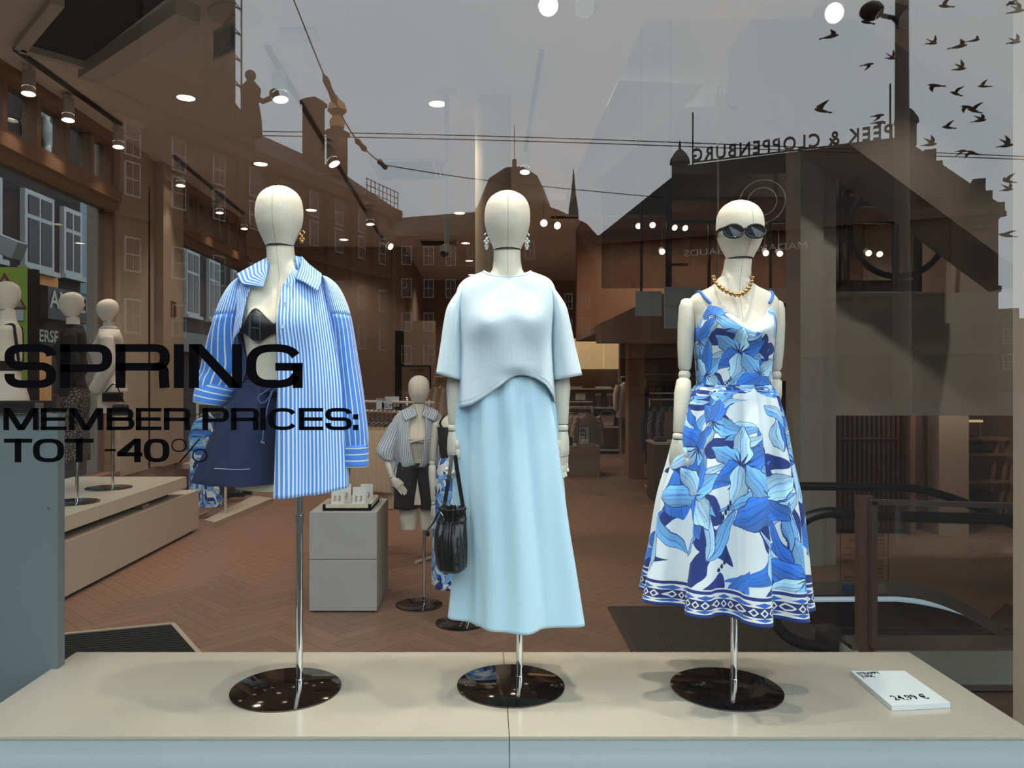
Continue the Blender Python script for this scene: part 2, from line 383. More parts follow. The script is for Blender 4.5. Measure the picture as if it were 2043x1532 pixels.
G().prism([P(u, v, 10.2) for u, v in ((1405, 168), (1150, 384), (1132, 390), (1235, 160))], (0, .5, 0)).setting('trim_4', mat('pale_wall', C(188, 196, 198), .8))
# grey column and the white bulkhead over the lower room
zc = 6.6
G().box(X(1597, zc), X(1643, zc), zc, zc+.32, 0, 3.72).box(X(1643, zc), X(1672, zc), zc+.04, zc+.32, 0, 3.68).setting('column_1', mat('column_grey', C(176, 172, 164), .7))
zk = 7.0
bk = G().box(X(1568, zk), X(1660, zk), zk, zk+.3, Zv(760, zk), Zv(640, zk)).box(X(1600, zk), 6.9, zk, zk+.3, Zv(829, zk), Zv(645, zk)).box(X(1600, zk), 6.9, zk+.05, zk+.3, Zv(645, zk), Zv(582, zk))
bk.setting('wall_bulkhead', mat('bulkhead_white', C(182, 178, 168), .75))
# lower room right: slatted wall, doorway post, pale walls, rear shelves
zs = 8.0
G().box(X(1560, zs), X(1815, zs), zs+.06, zs+.2, 0, 2.4).setting('wall_slatted', mat('dark_slats_back', C(44, 30, 26), .8))
sl = thing('slat_screen', 'dark brown vertical slat screen behind the escalator', 'screen', (X(1735, zs), zs, 0))
for i in range(14):
    u = 1672+i*9.6; G().box(X(u, zs), X(u+5.5, zs), zs-.02, zs+.05, Zv(1055, zs), Zv(826, zs)+.02).build('slat', mat('dark_slat', C(84, 56, 46), .6), sl)
G().box(X(1668, zs), X(1806, zs), zs-.03, zs-.02, Zv(876, zs), Zv(872, zs)).build('rail', mat('dark_slat', C(84, 56, 46), .6), sl)
G().box(X(1806, zs), X(1816, zs), zs-.1, zs, 0, 2.4).setting('trim_5', M_wood)
G().box(X(1816, zs), X(1862, zs), zs+.2, zs+.3, 0, 2.4).setting('wall_niche', mat('niche', C(88, 68, 56), .8))
G().box(X(1862, zs), X(1921, zs), zs-.1, zs+.1, 0, 2.4).setting('wall_pier', M_beige)
G().box(X(1921, zs), 6.9, zs+.7, zs+.8, 0, 2.4).setting('wall_shelving', M_brown)
# shop front: sill, jambs, the big pane
G().box(-4.35, 4.2, 2.1, 2.33, -.06, .40).setting('trim_6', M_grey)
G().box(-4.35, -3.0, 2.1, 2.33, .40, CZ+.35).setting('wall_front_left', M_grey)
G().box(3.0, 7.1, 2.1, 2.33, .40, CZ+.35).setting('wall_front_right', M_grey)
G().box(-3.0, 3.0, 2.1, 2.33, 4.22, 9).setting('wall_front_top', M_grey)
wn = thing('window_1', None, None, (0, GY, .4), kind='structure')
G().box(-3.0, 3.0, GY, GY+.012, .40, 4.22).build('pane', M_glass, wn)
# post right of the window
G().box(2.064, 2.6, 2.86, 3.0, 0, CZ).setting('column_2', M_beige)
# round column left of the middle mannequin
cx, cz = X(984, 7.6), 7.6
G().lathe([(.178, 0), (.178, CZ)], (cx, cz, 0), 40).setting('column_3', mat('round_column', C(214, 196, 166), .6, noise=.03, scale=3), smooth=True)
# square column near the back shelves
G().box(X(1254, 12.4), X(1286, 12.4), 12.4, 12.68, 0, Zv(685, 12.4)).setting('column_4', mat('tan_column', C(168, 128, 98), .7))
# ---------------------------------------------------------------- ceiling things
def downlight(u, v, lab, r=.085, watts=K_DOWN, light=True):
    Z = F*(CZ-EYE)/(CV-v); x = X(u, Z)
    t = thing('downlight', lab, 'ceiling light', (x, Z, CZ), 'recessed ceiling downlights')
    G().lathe([(r, CZ-.001), (r*1.35, CZ-.006), (r*1.42, CZ-.001)], (x, Z, 0), 24).build('trim_ring', M_housing, t, smooth=True)
    G().lathe([(r*.99, CZ-.004), (.001, CZ-.003)], (x, Z, 0), 20).build('lamp', M_lamp, t)
    if light: spot('downlight_beam', (x, Z, CZ-.02), (x, Z, 0), watts, 110, .8, WARM, .07)
dl = ((371, 195, 'ceiling downlight left of the hanging camera sign, nearest the black ceiling hatch'), (520, 327, 'ceiling downlight above and left of the head in the striped shirt'), (621, 419, 'ceiling downlight just right of the head in the striped shirt'),
      (686, 478, 'ceiling downlight over the right shoulder of the striped shirt'), (873, 207, 'bright ceiling downlight beside the flange of the camera pole'), (917, 425, 'ceiling downlight right of the camera pole, near the round column'),
      (929, 485, 'ceiling downlight above the camera dome by the round column'), (936, 520, 'ceiling downlight right of the camera dome'), (941, 548, 'farthest ceiling downlight left of the round column'))
for i, (u, v, l) in enumerate(dl): downlight(u, v, l)
for x, y in ((.2, 4.0), (-1.6, 3.6), (-2.8, 6.8), (.4, 8.3), (.6, 13), (2.6, 14), (1.4, 16), (-.8, 18.5), (3.2, 5.2), (4.8, 10.5)):
    spot('downlight_beam', (x, y, (CZ if y < 4.5 or x < 1.24 or y > 11.7 else 6.0)-.03), (x, y, 0), K_DOWN, 120, .8, WARM, .08)
for x, z in ((3.2, 1.5), (4.6, 1.5), (6.0, 1.6)): spot('bulkhead_fill', (x, 4.6, 4.32), (x, 7.0, z), 75, 50, .8, WARM, .06)  # unseen spots without fixtures, added to brighten the bulkhead
for x in (2.6, 3.6, 4.6, 5.8): spot('hall_beam', (x, 12.8, 4.25), (x, 13.6, 2.4), 45, 130, .8, WARM, .08)
spot('lower_room_beam', (X(1900, 7.6), 7.6, 2.35), (X(1900, 8), 7.9, 0), 45, 140, .8, WARM, .08)
spot('shelf_beam', (X(1200, 15.3), 15.2, 4.2), (X(1200, 16), 16.5, 1.3), 60, 70, .6, WARM, .08)
def track_head(p, aim, lab, s=1.0, lit=True, watts=0, root=None):
    p = np.array(p, float); d = np.array(aim, float); d /= np.linalg.norm(d)
    t = thing('track_spotlight', lab, 'spotlight', tuple(p), 'spotlights on the ceiling tracks')
    b = p+np.array((0, 0, -.09*s))
    G().tube([p, b], .012*s, 8).box(p[0]-.03*s, p[0]+.03*s, p[1]-.06*s, p[1]+.06*s, p[2]-.03*s, p[2]).build('arm', M_housing, t)
    c0 = b-d*.05*s; c1 = b+d*.10*s; c2 = b+d*.11*s; c3 = b+d*.16*s
    G().tube([c0-d*.012, c0, c1], [.045*s, .058*s, .058*s], 20).build('housing', M_housing, t, smooth=True)
    G().tube([c1, c2], .052*s, 16).build('groove', M_black, t)
    G().tube([c2, c3], .060*s, 20, cap=False).build('snoot', M_housing, t, smooth=True)
    G().tube([c3-d*.03, c3-d*.028], .054*s, 20).build('lamp', M_lamp if lit else M_lampw, t)
    if watts: spot('track_beam', tuple(c3+d*.02), tuple(c3+d), watts, 60, .6, WARM, .05)
def track(a, b, lab):
    G().bar((a[0], a[1], CZ-.02), (b[0], b[1], CZ-.02), .036, .034).one('lighting_track', M_black, lab, 'light track')
def atc(u, v): Z = F*(CZ-EYE)/(CV-v); return (X(u, Z), Z)
track(atc(30, 93), atc(240, 245), 'black lighting track along the left windows, its near length')
track(atc(345, 308), atc(487, 425), 'black lighting track over the far left window, beyond the pillar')
track(atc(533, 90), atc(765, 480), 'lighting track running back above the head in the striped shirt')
track(atc(1080, 98), atc(1046, 310), 'short lighting track above the middle mannequin')
for u, v, l in ((57, 128, 'white track spotlight in the top left corner over the windows, nearest the street'), (136, 186, 'second white track spotlight from the left frame edge'), (236, 245, 'white track spotlight at the beige pillar with a dangling cable'),
                (360, 330, 'white track spotlight over the far left window, first beyond the pillar'), (438, 390, 'white track spotlight over the far left window, middle one'), (487, 425, 'white track spotlight at the far end of the left windows')):
    x, y = atc(u, v); track_head((x, y, CZ-.03), (.05, -.1, -1), l, .95, True, 16)
for u, v, l, aim, lit in ((557, 133, 'large pale track spotlight under the hanging sign, above the striped shirt', (.12, -.15, -1), True), (655, 280, 'dark-looking track spotlight tilted right, above the head in the striped shirt', (.5, -.2, -1), True),
                     (738, 410, 'track spotlight over the grey wall, third along its track', (.05, -.1, -1), True), (768, 472, 'far end track spotlight turned sideways to the right', (.9, -.7, -.6), True)):
    x, y = atc(u, v); track_head((x, y, CZ-.03), aim, l, 1.1, lit, 16)
x, y = atc(1048, 300); track_head((x, y, CZ-.03), (-.05, -.25, -1), 'white track spotlight hanging over the middle mannequin head', 1.0, True, 16)
# spotlights whose faces look at the street
def eye_spot(u, v, Z, lab, r=.06, lit=True, tilt=(0, -1, -.35), watts=0, grp='bright spotlights facing the street', top=CZ):
    p = np.array(P(u, v, Z)); d = np.array(tilt, float); d /= np.linalg.norm(d)
    t = thing('spotlight', lab, 'spotlight', tuple(p-d*.14+np.array((0, 0, .12))), grp)
    G().tube([p-d*.16, p-d*.14, p], [r*.8, r*1.02, r*1.05], 18).build('housing', M_black if r > .055 else M_housing, t, smooth=True)
    G().tube([p, p+d*.006], [r*1.05, r*1.02], 20, cap=False).build('rim', M_housing, t)
    s0 = p-d*.10; G().tube([s0, (s0[0], s0[1], top)], .009, 6).build('stem', M_housing, t)
    G().tube([p+d*.002, p+d*.004], r*.95, 20).build('lamp', M_lamp if lit else M_lampw, t)
eye_spot(1094, 12, 4.4, 'glaring spotlight at the top edge above the middle mannequin', .055, True)
eye_spot(1166, 15, 4.4, 'dimmer silver spotlight right of the glaring one at the top edge', .055, False, (-.35, -1, -.5))
eye_spot(1664, 26, 4.6, 'glaring spotlight at the top right, leftmost of three', .06, True, (.1, -1, -.35))
eye_spot(1762, 36, 4.6, 'black backed silver spotlight at the top right, middle of three', .058, False, (.45, -1, -.75))
eye_spot(1812, 38, 4.6, 'silver spotlight at the top right crossing the lamp post, rightmost of three', .062, False, (.4, -1, -.75))
eye_spot(1085, 445, 12, 'glaring far spotlight right of the middle mannequin head', .055, True)
eye_spot(1112, 450, 12, 'far spotlight next to the glaring one right of the middle head', .055, True, (.3, -1, -.3))
for k, (u, v, l) in enumerate(((1274, 451, 'upper hall spotlight left of the dark glazing, left of a pair'), (1302, 449, 'upper hall spotlight left of the dark glazing, right of a pair'), (1346, 454, 'upper hall spotlight tilted inside the dark glazing edge'), (1367, 455, 'upper hall spotlight next to the tilted one inside the glazing'), (1528, 505, 'upper hall spotlight right of the sunglasses, left of a pair'), (1556, 506, 'upper hall spotlight right of the sunglasses, right of a pair'),
                  (1733, 505, 'upper hall spotlight inside the ring, left of a pair'), (1755, 507, 'upper hall spotlight inside the ring, right of a pair'), (1321, 502, 'lowest upper hall spotlight left of the sunglasses'))):
    eye_spot(u, v, 12.6, l, .05, True, ((.3, -1, -.5) if k in (2, 3) else (-.2, -1, -.4)), grp='spotlights in the upper hall', top=4.3)
# black hatch with its white frame and the duct beside it
h = [atc(40, 88), atc(168, 124), atc(335, -6), atc(115, -6)]
ht = thing('ceiling_hatch', 'black opening in the ceiling at the top left inside a pale frame', 'ceiling hatch', (h[0][0], h[0][1], CZ))
G().prism([(x, y, CZ-.004) for x, y in h], (0, 0, .002)).build('opening', M_void, ht)
for i, (a, b) in enumerate(((h[0], h[3]), (h[1], h[0]))): G().bar((a[0], a[1], CZ-.03), (b[0], b[1], CZ-.03), .09, .06).build('frame_bar', M_white, ht)
a, b = atc(178, 136), atc(375, 4)
G().bar((a[0], a[1], CZ-.06), (b[0], b[1], CZ-.06), .19, .12).one('ceiling_duct', M_white, 'pale boxed duct running beside the black ceiling hatch', 'duct')
# hanging sign panel on its disc
x, y = atc(470, 28)
t = thing('hanging_sign', 'white framed grey panel hanging from a disc on the ceiling at the top left', 'sign', (x, y, CZ))
G().lathe([(.20, CZ), (.20, CZ-.02), (.10, CZ-.03)], (x, y, 0), 28).build('mount', M_white, t, smooth=True)
q = [P(425, 62, 5.9), P(472, 38, 5.3), P(472, 98, 5.3), P(425, 120, 5.9)]
G().prism(q, (.02, .02, 0)).build('frame', M_white, t)
q2 = [P(431, 68, 5.75), P(464, 52, 5.36), P(464, 94, 5.36), P(431, 112, 5.75)]
G().prism(q2, (-.012, -.012, 0)).build('screen', mat('sign_grey', C(120, 134, 144), .3), t)
G().tube([(x, y, CZ), tuple((np.array(q[0])+np.array(q[1]))/2)], .015, 8).build('hanger', M_white, t)
x, y = atc(598, 65)
tag(G().prism([(x-.14, y-.1, CZ-.05), (x+.14, y-.1, CZ-.05), (x+.14, y+.1, CZ-.05), (x-.14, y+.1, CZ-.05)], (0, 0, .05)).build('smoke_detector', M_white, None, bevel=.02), 'small white ceiling box beside the tram wire at the top', 'detector')
x, y = atc(658, 355); t = thing('ceiling_speaker', 'round dark grille of a ceiling speaker above the striped shirt', 'speaker', (x, y, CZ))
G().lathe([(.15, CZ), (.155, CZ-.008), (.13, CZ-.01)], (x, y, 0), 28).build('rim', M_housing, t, smooth=True)
G().lathe([(.129, CZ-.009), (.001, CZ-.009)], (x, y, 0), 24).build('grille', mat('speaker_grille', C(70, 60, 54), .8), t)
for k, (u0, u1, v0, v1, lab) in enumerate(((735, 885, 268, 316, 'white square air vent in the ceiling left of the camera pole'), (832, 908, 458, 477, 'dark slotted air vent far back in the ceiling behind the camera pole'))):
    (xa, ya), (xb, yb) = atc(u0, v1), atc(u1, v0); yb = ya+(xb-xa)*(.85 if k else 1.0)
    t = thing('ceiling_vent', lab, 'air vent', ((xa+xb)/2, ya, CZ)); G().box(xa, xb, ya, yb, CZ-.02, CZ).build('frame', M_white, t)
    G().box(xa+.06, xb-.2, ya+.08, yb-.1, CZ-.024, CZ-.02).build('grille', mat('vent_grille', C(120, 128, 132), .7) if not k else M_void, t)
    for j in range(3): G().box(xb-.16+j*.05, xb-.14+j*.05, ya+.08, yb-.1, CZ-.026, CZ-.02).build('slat', mat('vent_slot', C(70, 70, 70), .7), t)
x, y = atc(891, 182); zl = Zv(490, y)
t = thing('security_camera', 'white dome security camera on a long pole from the ceiling', 'camera', (x, y, CZ))
G().lathe([(.10, CZ), (.10, CZ-.012), (.03, CZ-.03)], (x, y, 0), 28).build('flange', M_white, t, smooth=True)
G().tube([(x, y, CZ), (x, y, zl)], .023, 14).build('pole', mat('pole_pale', C(196, 206, 206), .5), t, smooth=True)
G().lathe([(.03, zl+.01), (.064, zl), (.066, zl-.06), (.05, zl-.075)], (x, y, 0), 24).build('body', M_white, t, smooth=True)
G().ball((x-.02, y-.02, zl-.075), .042, n=16, m=10).build('dome', mat('dome_black', C(14, 15, 18), .08), t, smooth=True)
# hanging cards under the upper floor
for k, (u0, u1, v0, v1, lab) in enumerate(((1268, 1320, 581, 630, 'pale blue card hanging on wires left of the sunglasses mannequin, the smaller one'), (1326, 1385, 572, 655, 'tall pale blue card hanging behind the shoulder of the sunglasses mannequin'))):
    Z = 7.4; t = thing('hanging_card', lab, 'sign', (X((u0+u1)/2, Z), Z, Zv(v0, Z)), 'pale hanging cards')
    G().box(X(u0, Z), X(u1, Z), Z, Z+.02, Zv(v1, Z), Zv(v0, Z)).build('card', mat('card_blue', C(168, 178, 180), .5), t)
    G().tube([(X(u0+12, Z), Z+.01, Zv(v0, Z)), (X(u0+12, Z), Z+.01, 6.0)], .006, 6).build('wire', M_black, t)
# ================================================================ the square outside, seen mirrored in the pane
M_stone = mat('sandstone', C(66, 54, 46), .95, noise=.14, scale=.6, spec=.1)
M_stone2 = mat('brick_brown', C(54, 42, 35), .95, noise=.12, scale=.5, spec=.1)
M_slate = mat('slate_roof', C(38, 35, 33), .8, noise=.12, scale=.8)
M_winw = mat('window_white', C(160, 158, 152), .6)
M_pane = mat('far_pane', C(26, 28, 30), .3, spec=.2)
def vreal(x, Z): return np.array((x, 2*GY-Z))
class Block:                    # a house front from A to B (places in the mirrored view), everything behind it
    def __init__(s, name, label, A, B, deep):
        a, b = vreal(*A), vreal(*B); s.L = np.linalg.norm(b-a); s.e = (b-a)/s.L; s.o = a
        n = np.array((-s.e[1], s.e[0])); s.n = n if n[1] > 0 else -n; s.deep = deep
        s.t = thing(name, label, 'building', (a[0], a[1], 0))
    def w(s, p):                # along, outwards, up
        q = s.o+s.e*p[0]+s.n*p[1]; return (q[0], q[1], p[2])
    def box(s, g, s0, s1, d0, d1, z0, z1): return g.add([s.w((x, y, z)) for z in (z0, z1) for y in (d0, d1) for x in (s0, s1)], [(0, 2, 3, 1), (4, 5, 7, 6), (0, 1, 5, 4), (2, 6, 7, 3), (0, 4, 6, 2), (1, 3, 7, 5)])
    def part(s, name, m, boxes):
        g = G()
        for b in boxes: s.box(g, *b)
        return g.build(name, m, s.t)
    def windows(s, ss, zs, ww, hh, m=None):
        o0 = None
        for z in zs:
            for x in ss:
                if o0 is None:
                    g = G(); s.box(g, -ww/2, ww/2, 0, .12, 0, hh); loc0 = s.w((x, 0, z)); g.v = [tuple(np.array(v)-np.array(s.w((0, 0, 0)))) for v in g.v]
                    o0 = g.build('window', m or M_winw, s.t, local=True)
                    g = G()
                    for i in (0, 1):
                        for j in (0, 1): s.box(g, -ww/2+.14+i*(ww/2-.10), -.05+i*(ww/2-.10), .1, .15, .15+j*(hh/2-.08), hh/2-.05+j*(hh/2-.08))
                    g.v = [tuple(np.array(v)-np.array(s.w((0, 0, 0)))) for v in g.v]
                    p0 = g.build('pane', M_pane, o0, local=True); o = o0
                else: o = dup(o0, parent=s.t)
                o.location = Vector(s.w((x, 0, z)))-wloc(s.t)
    def roof(s, name, m, pts):  # prism between front polygon rows: list of (along, out, up) rings
        g = G(); g.rings([[s.w(p) for p in r] for r in pts]); return g.build(name, m, s.t)
# palace on the left, running away from the shop
pa = Block('palace', 'long stone palace with a pediment mirrored along the left of the window', (-11, 94), (-43, 17), 14)
pa.part('wall', M_stone, [(0, pa.L, -14, 0, 0, 21), (-.6, pa.L, -14.6, .9, 21, 22.2), (-.3, pa.L, -14.3, .4, 13.6, 14.2), (-.3, pa.L, -14, .5, 0, 3.2)])
pa.part('pilaster', M_stone, [(k*4.6+.1, k*4.6+.8, 0, .35, 4, 21) for k in range(0, 9)])
pa.windows([2.9+k*4.6 for k in range(9)], [5, 9.6, 15.2, 18.2], 1.5, 2.6)
pa.roof('roof', M_slate, [[(-.4, .6, 22.2), (pa.L, .6, 22.2), (pa.L, -14, 22.2), (-.4, -14, 22.2)], [(5, -5, 26.6), (pa.L-2, -5, 26.6), (pa.L-2, -9, 26.6), (5, -9, 26.6)]])
g = G(); g.prism([pa.w(p) for p in ((27, 1.2, 22.2), (28.4, 1.2, 24.6), (50, 1.2, 36.3), (72, 1.2, 24.6), (72, 1.2, 22.2))], tuple(np.array(pa.w((0, -6, 0)))-np.array(pa.w((0, 0, 0))))); g.build('pediment', M_stone, pa.t)
for k, (sx, z1) in enumerate(((13.5, 31.5), (9, 29.6))):
    pa.part('chimney', M_stone, [(sx-.9, sx+.9, -3, -1.4, 22, z1), (sx-1.1, sx+1.1, -3.2, -1.2, z1-.6, z1-.2)])
c0 = np.array(pa.w((9, -2.2, 29.6))); a = np.linspace(0, 2*pi, 17)
G().lathe([(.1, 0), (.8, .3), (.9, 1.0), (.5, 1.6), (1.1, 2.2), (.9, 3.0), (.2, 3.6), (.05, 4.0)], c0, 14).build('gilded_crown', mat('gilding', C(190, 140, 90), .5, .3), pa.t, smooth=True)
s0 = np.array(pa.w((26.6, .2, 23.6)))
G().lathe([(1.1, 0), (1.0, 1.5), (.75, 3), (.95, 4.2), (.35, 4.9)], s0, 12).ball(s0+np.array((0, 0, 5.4)), .5).tube([s0+np.array((0, 0, 3.6)), s0+np.array((1.2, .2, 3.0)), s0+np.array((1.9, .2, 3.3))], .25, 8).ball(s0+np.array((2.2, .2, 3.7)), .45).build('roof_statue', M_stone, pa.t, smooth=True)
sg = G()
for i in range(4):
    for zz in (22, 33): pass
for i in range(5):
    p = np.array(pa.w((29.7+i*1.2, 1.8, 22))); sg.tube([p, p+np.array((0, 0, 15))], .08, 5)
for j in range(6):
    sg.tube([pa.w((29.7, 1.8, 24.4+j*2.2)), pa.w((34.5, 1.8, 24.4+j*2.2))], .08, 5)
    sg.tube([pa.w((29.7, 1.8, 24.4+j*2.2)), pa.w((34.5, 1.8, 26.2+j*2.2))], .05, 5)
for i in range(9):
    p = np.array(pa.w((.2+i*.9, .7, 22.2))); sg.tube([p, p+np.array((0, 0, 2.2))], .05, 5)
for j in range(3): sg.tube([pa.w((.2, .7, 22.9+j*.7)), pa.w((7.6, .7, 22.9+j*.7))], .05, 5)
pa.part('scaffold_net', mat('net_brown', C(62, 51, 44), .9, noise=.25, scale=.9), [(30, 40, 1.25, 1.4, 25, 37)])
tag(sg.build('scaffold', mat('scaffold_dark', C(60, 58, 56), .7), pa.t), kind='stuff')
# houses at the far end of the square
hb = Block('street_house', 'low brown house front mirrored left of the round column', (X(785, 118), 118), (X(965, 120), 120), 12)
hb.part('wall', M_stone2, [(0, hb.L, -12, 0, 0, 23.5), (0, hb.L, -12, .5, 23.5, 24.2)])
hb.windows([2+k*3.4 for k in range(4)], [4, 9, 14.2, 19.2], 1.6, 2.9)
hb.roof('roof', M_slate, [[(0, .3, 24.2), (hb.L, .3, 24.2), (hb.L, -10, 24.2), (0, -10, 24.2)], [(.5, -3, 27), (hb.L-.5, -3, 28.4), (hb.L-.5, -7, 28.4), (.5, -7, 27)]])
hc = Block('mansard_house', 'tall brown house with a steep mansard roof mirrored behind the middle head', (X(955, 116), 116), (X(1090, 114), 114), 14)
hc.part('wall', M_stone2, [(0, hc.L, -14, 0, 0, 27), (-.4, hc.L+.4, -14, .6, 26.4, 27.4)])
hc.windows([1.6+k*3.1 for k in range(3)], [4, 9, 14, 19.4], 1.5, 2.8)
hc.roof('roof', M_slate, [[(-.2, .4, 27.4), (hc.L+.2, .4, 27.4), (hc.L+.2, -13, 27.4), (-.2, -13, 27.4)], [(1.2, -2, 32.4), (hc.L-1.6, -2, 32.4), (hc.L-1.6, -11, 32.4), (1.2, -11, 32.4)], [(3.6, -3, 34.2), (hc.L-4, -3, 34.2), (hc.L-4, -9, 34.2), (3.6, -9, 34.2)]])
p = np.array(hc.w((hc.L/2-.3, -4, 34))); G().tube([p, p+np.array((0, 0, 1.6))], .35, 8).tube([p, p+np.array((0, 0, 7))], .06, 6).build('flagpole', M_slate, hc.t)
hd = Block('gabled_house', 'brown house with a falling roof line mirrored right of the middle head', (X(1084, 112), 112), (X(1192, 108), 108), 12)
hd.part('wall', M_stone2, [(0, hd.L, -12, 0, 0, 15.2)])
hd.windows([1.4+k*2.6 for k in range(3)], [4, 8, 11.6], 1.2, 2.3)
g = G(); g.prism([hd.w(p) for p in ((0, 0, 15.2), (hd.L, 0, 15.2), (hd.L, 0, 16.4), (hd.L*.82, 0, 20), (hd.L*.55, 0, 23.6), (hd.L*.3, 0, 26), (0, 0, 27))], tuple(np.array(hd.w((0, -11, 0)))-np.array(hd.w((0, 0, 0))))); g.build('roof', M_stone2, hd.t)
p = np.array(hd.w((hd.L*.42, -3, 24.5))); G().tube([p, p+np.array((0, 0, 2)), p+np.array((0, 0, 4.4)), p+np.array((0, 0, 8))], [.8, .7, .35, .05], 8).build('spire', M_slate, hd.t)
# big gabled store on the right with its name on the ridge
pc = Block('corner_store', 'large mirrored brown store with a name sign on its roof ridge', (X(1195, 86), 86), (X(1992, 70), 70), 16)
Lp = pc.L
pc.part('wall', mat('store_stone', C(76, 66, 56), .9, noise=.1, scale=.5), [(0, Lp, -16, 0, 0, 17.2), (-.3, Lp+.4, -16, .7, 16.6, 17.6), (-.2, Lp+.2, -16, .35, 9.6, 10.1), (-.2, Lp+.2, -16, .5, 3.9, 4.5)])
pc.part('pilaster', MATS['store_stone'], [(1+k*4.1, 1.8+k*4.1, 0, .4, 4.5, 16.6) for k in range(0, 9)])
pc.windows([3.5+k*4.1 for k in range(9)], [.4, 5.2, 11], 2.1, 3.2, MATS['store_stone'])
pc.roof('roof', mat('store_roof', C(36, 32, 28), .85, noise=.1, scale=.5), [[(-.2, .4, 17.4), (Lp+.2, .4, 17.4), (Lp+.2, -16, 17.4), (-.2, -16, 17.4)], [(8.2, -8, 26.6), (30.4, -8, 26.8), (30.4, -9, 26.8), (8.2, -9, 26.6)]])
for k in range(3):
    x = 15+k*5.5; g = G(); g.prism([pc.w(q) for q in ((x-.8, -1.6, 19.4), (x+.8, -1.6, 19.4), (x+.8, -1.6, 21), (x, -1.6, 22), (x-.8, -1.6, 21))], tuple(np.array(pc.w((0, -3, 0)))-np.array(pc.w((0, 0, 0))))); g.build('dormer', M_slate, pc.t)
for x, z in ((7.3, 24.6), (30.7, 26.0)):
    p = np.array(pc.w((x, -8.4, z))); G().lathe([(.95, 0), (.95, 2.2), (1.2, 2.4), (1.1, 2.9), (.6, 3.7), (.15, 4.1), (.15, 4.6), (.02, 5.2)], p, 12).build('turret', M_slate, pc.t, smooth=True)
for x in (8.8, 29.2):
    p = np.array(pc.w((x, -8.4, 26))); G().tube([p, p+np.array((0, 0, 6.8))], .09, 6).build('flagpole', M_slate, pc.t)
for x, z in ((Lp-5.5, 20.6), (Lp-1.6, 17.4)):
    pc.part('stepped_gable', M_slate, [(x-.9, x+1.1, -1.4, .4, z-2, z+1.4), (x-.4, x+.6, -1.2, .2, z+1.4, z+2.6)])
ang = math.atan2(-pc.e[1], -pc.e[0])
M_sign = mat('sign_letters', C(60, 54, 48), .6)
tx = text('roof_sign', 'PEEK & CLOPPENBURG', 2.1, pc.w((29.5, -8.2, 27.0)), M_sign, pc.t, rot=(pi/2, 0, ang), sx=1.0, weight=.03, depth=.12, spacing=1.22)
tw = tx.dimensions.x
tx.scale.x = 20.6/max(tw, 1)
G().bar(pc.w((8.8, -8.2, 26.9)), pc.w((29.6, -8.2, 26.9)), .15, .15).build('sign_rail', M_sign, pc.t)
tx = text('name_sign', 'MADAME TUSSAUDS', 1.0, pc.w((21.6, .6, 14.6)), mat('sign_pale', C(196, 186, 170), .6), pc.t, rot=(pi/2, 0, ang), depth=.06)
tx.scale.x = 12/max(tx.dimensions.x, 1)
q = np.array(pc.w((17.3, .8, 19.6)))
for r in (1.4, 2.2): G().tube([tuple(q+np.array((pc.e[0]*r*math.cos(k*pi/16), pc.e[1]*r*math.cos(k*pi/16), r*math.sin(k*pi/16)))) for k in range(33)], .06, 5).build('round_emblem', MATS['sign_pale'], pc.t)
he = Block('corner_house', 'low brown house mirrored at the far right beside the window post', (X(1978, 110), 110), (X(2160, 104), 104), 10)
he.part('wall', M_stone2, [(0, he.L, -10, 0, 0, 10.2), (.6, 3.2, -6, -2, 10.2, 11.8)])
he.windows([2, 5, 8], [3, 6.6], 1.3, 2.2)
# lamp post, tram wires
px, py, _ = RV(1800, 757, 17)
lp = thing('lamp_post', 'tall street lamp post mirrored at the right with a bracket near the top', 'lamp post', (px, py, -.06))
G().tube([(px, py, -.06), (px, py, 4), (px, py, 4.05), (px, py, 12.4)], [.20, .18, .16, .13], 14).build('post', mat('post_grey', C(88, 74, 64), .6), lp, smooth=True)
G().tube([(px, py, 9.4), (px-.25, py+.1, 9.55), (px-.5, py+.1, 9.6)], .05, 8).ball((px-.72, py+.1, 9.7), .25, .25, .2).build('lamp_head', M_slate, lp, smooth=True)
def wire(name, uvz, r, lab, bits=()):
    pts = [RV(*q) for q in uvz]; t = thing(name, lab, 'wire', pts[0]); cc = cat_rom(pts, 101)
    G().tube(cc[::4], r, 6).build('cable', M_print, t)
    for (f, s) in bits:
        q = cc[int(f*100)]; d = cc[min(100, int(f*100)+2)]-cc[int(f*100)-2]; d /= np.linalg.norm(d)
        G().tube([q-d*.3*s, q-d*.2*s, q, q+d*.2*s, q+d*.3*s], [.02, .07*s, .05*s, .07*s, .02], 8).build('insulator', mat('insulator_brown', C(110, 78, 60), .5), t)
wire('tram_wire', ((-60, 253, 20), (1000, 272, 20), (2150, 316, 20)), .013, 'upper of two parallel overhead wires crossing the whole window')
wire('tram_wire', ((-60, 262, 20), (1000, 280, 20), (2150, 322, 20)), .013, 'lower of two parallel overhead wires crossing the whole window')
wire('span_wire', ((570, -40, 13), (690, 246, 15), (765, 330, 17)), .012, 'steep overhead wire with insulators above the striped shirt', ((.36, 1), (.66, .9), (.97, .9)))
wire('span_wire', ((760, 328, 17), (990, 362, 20), (1320, 394, 24)), .012, 'thin sagging overhead wire passing behind the middle head')
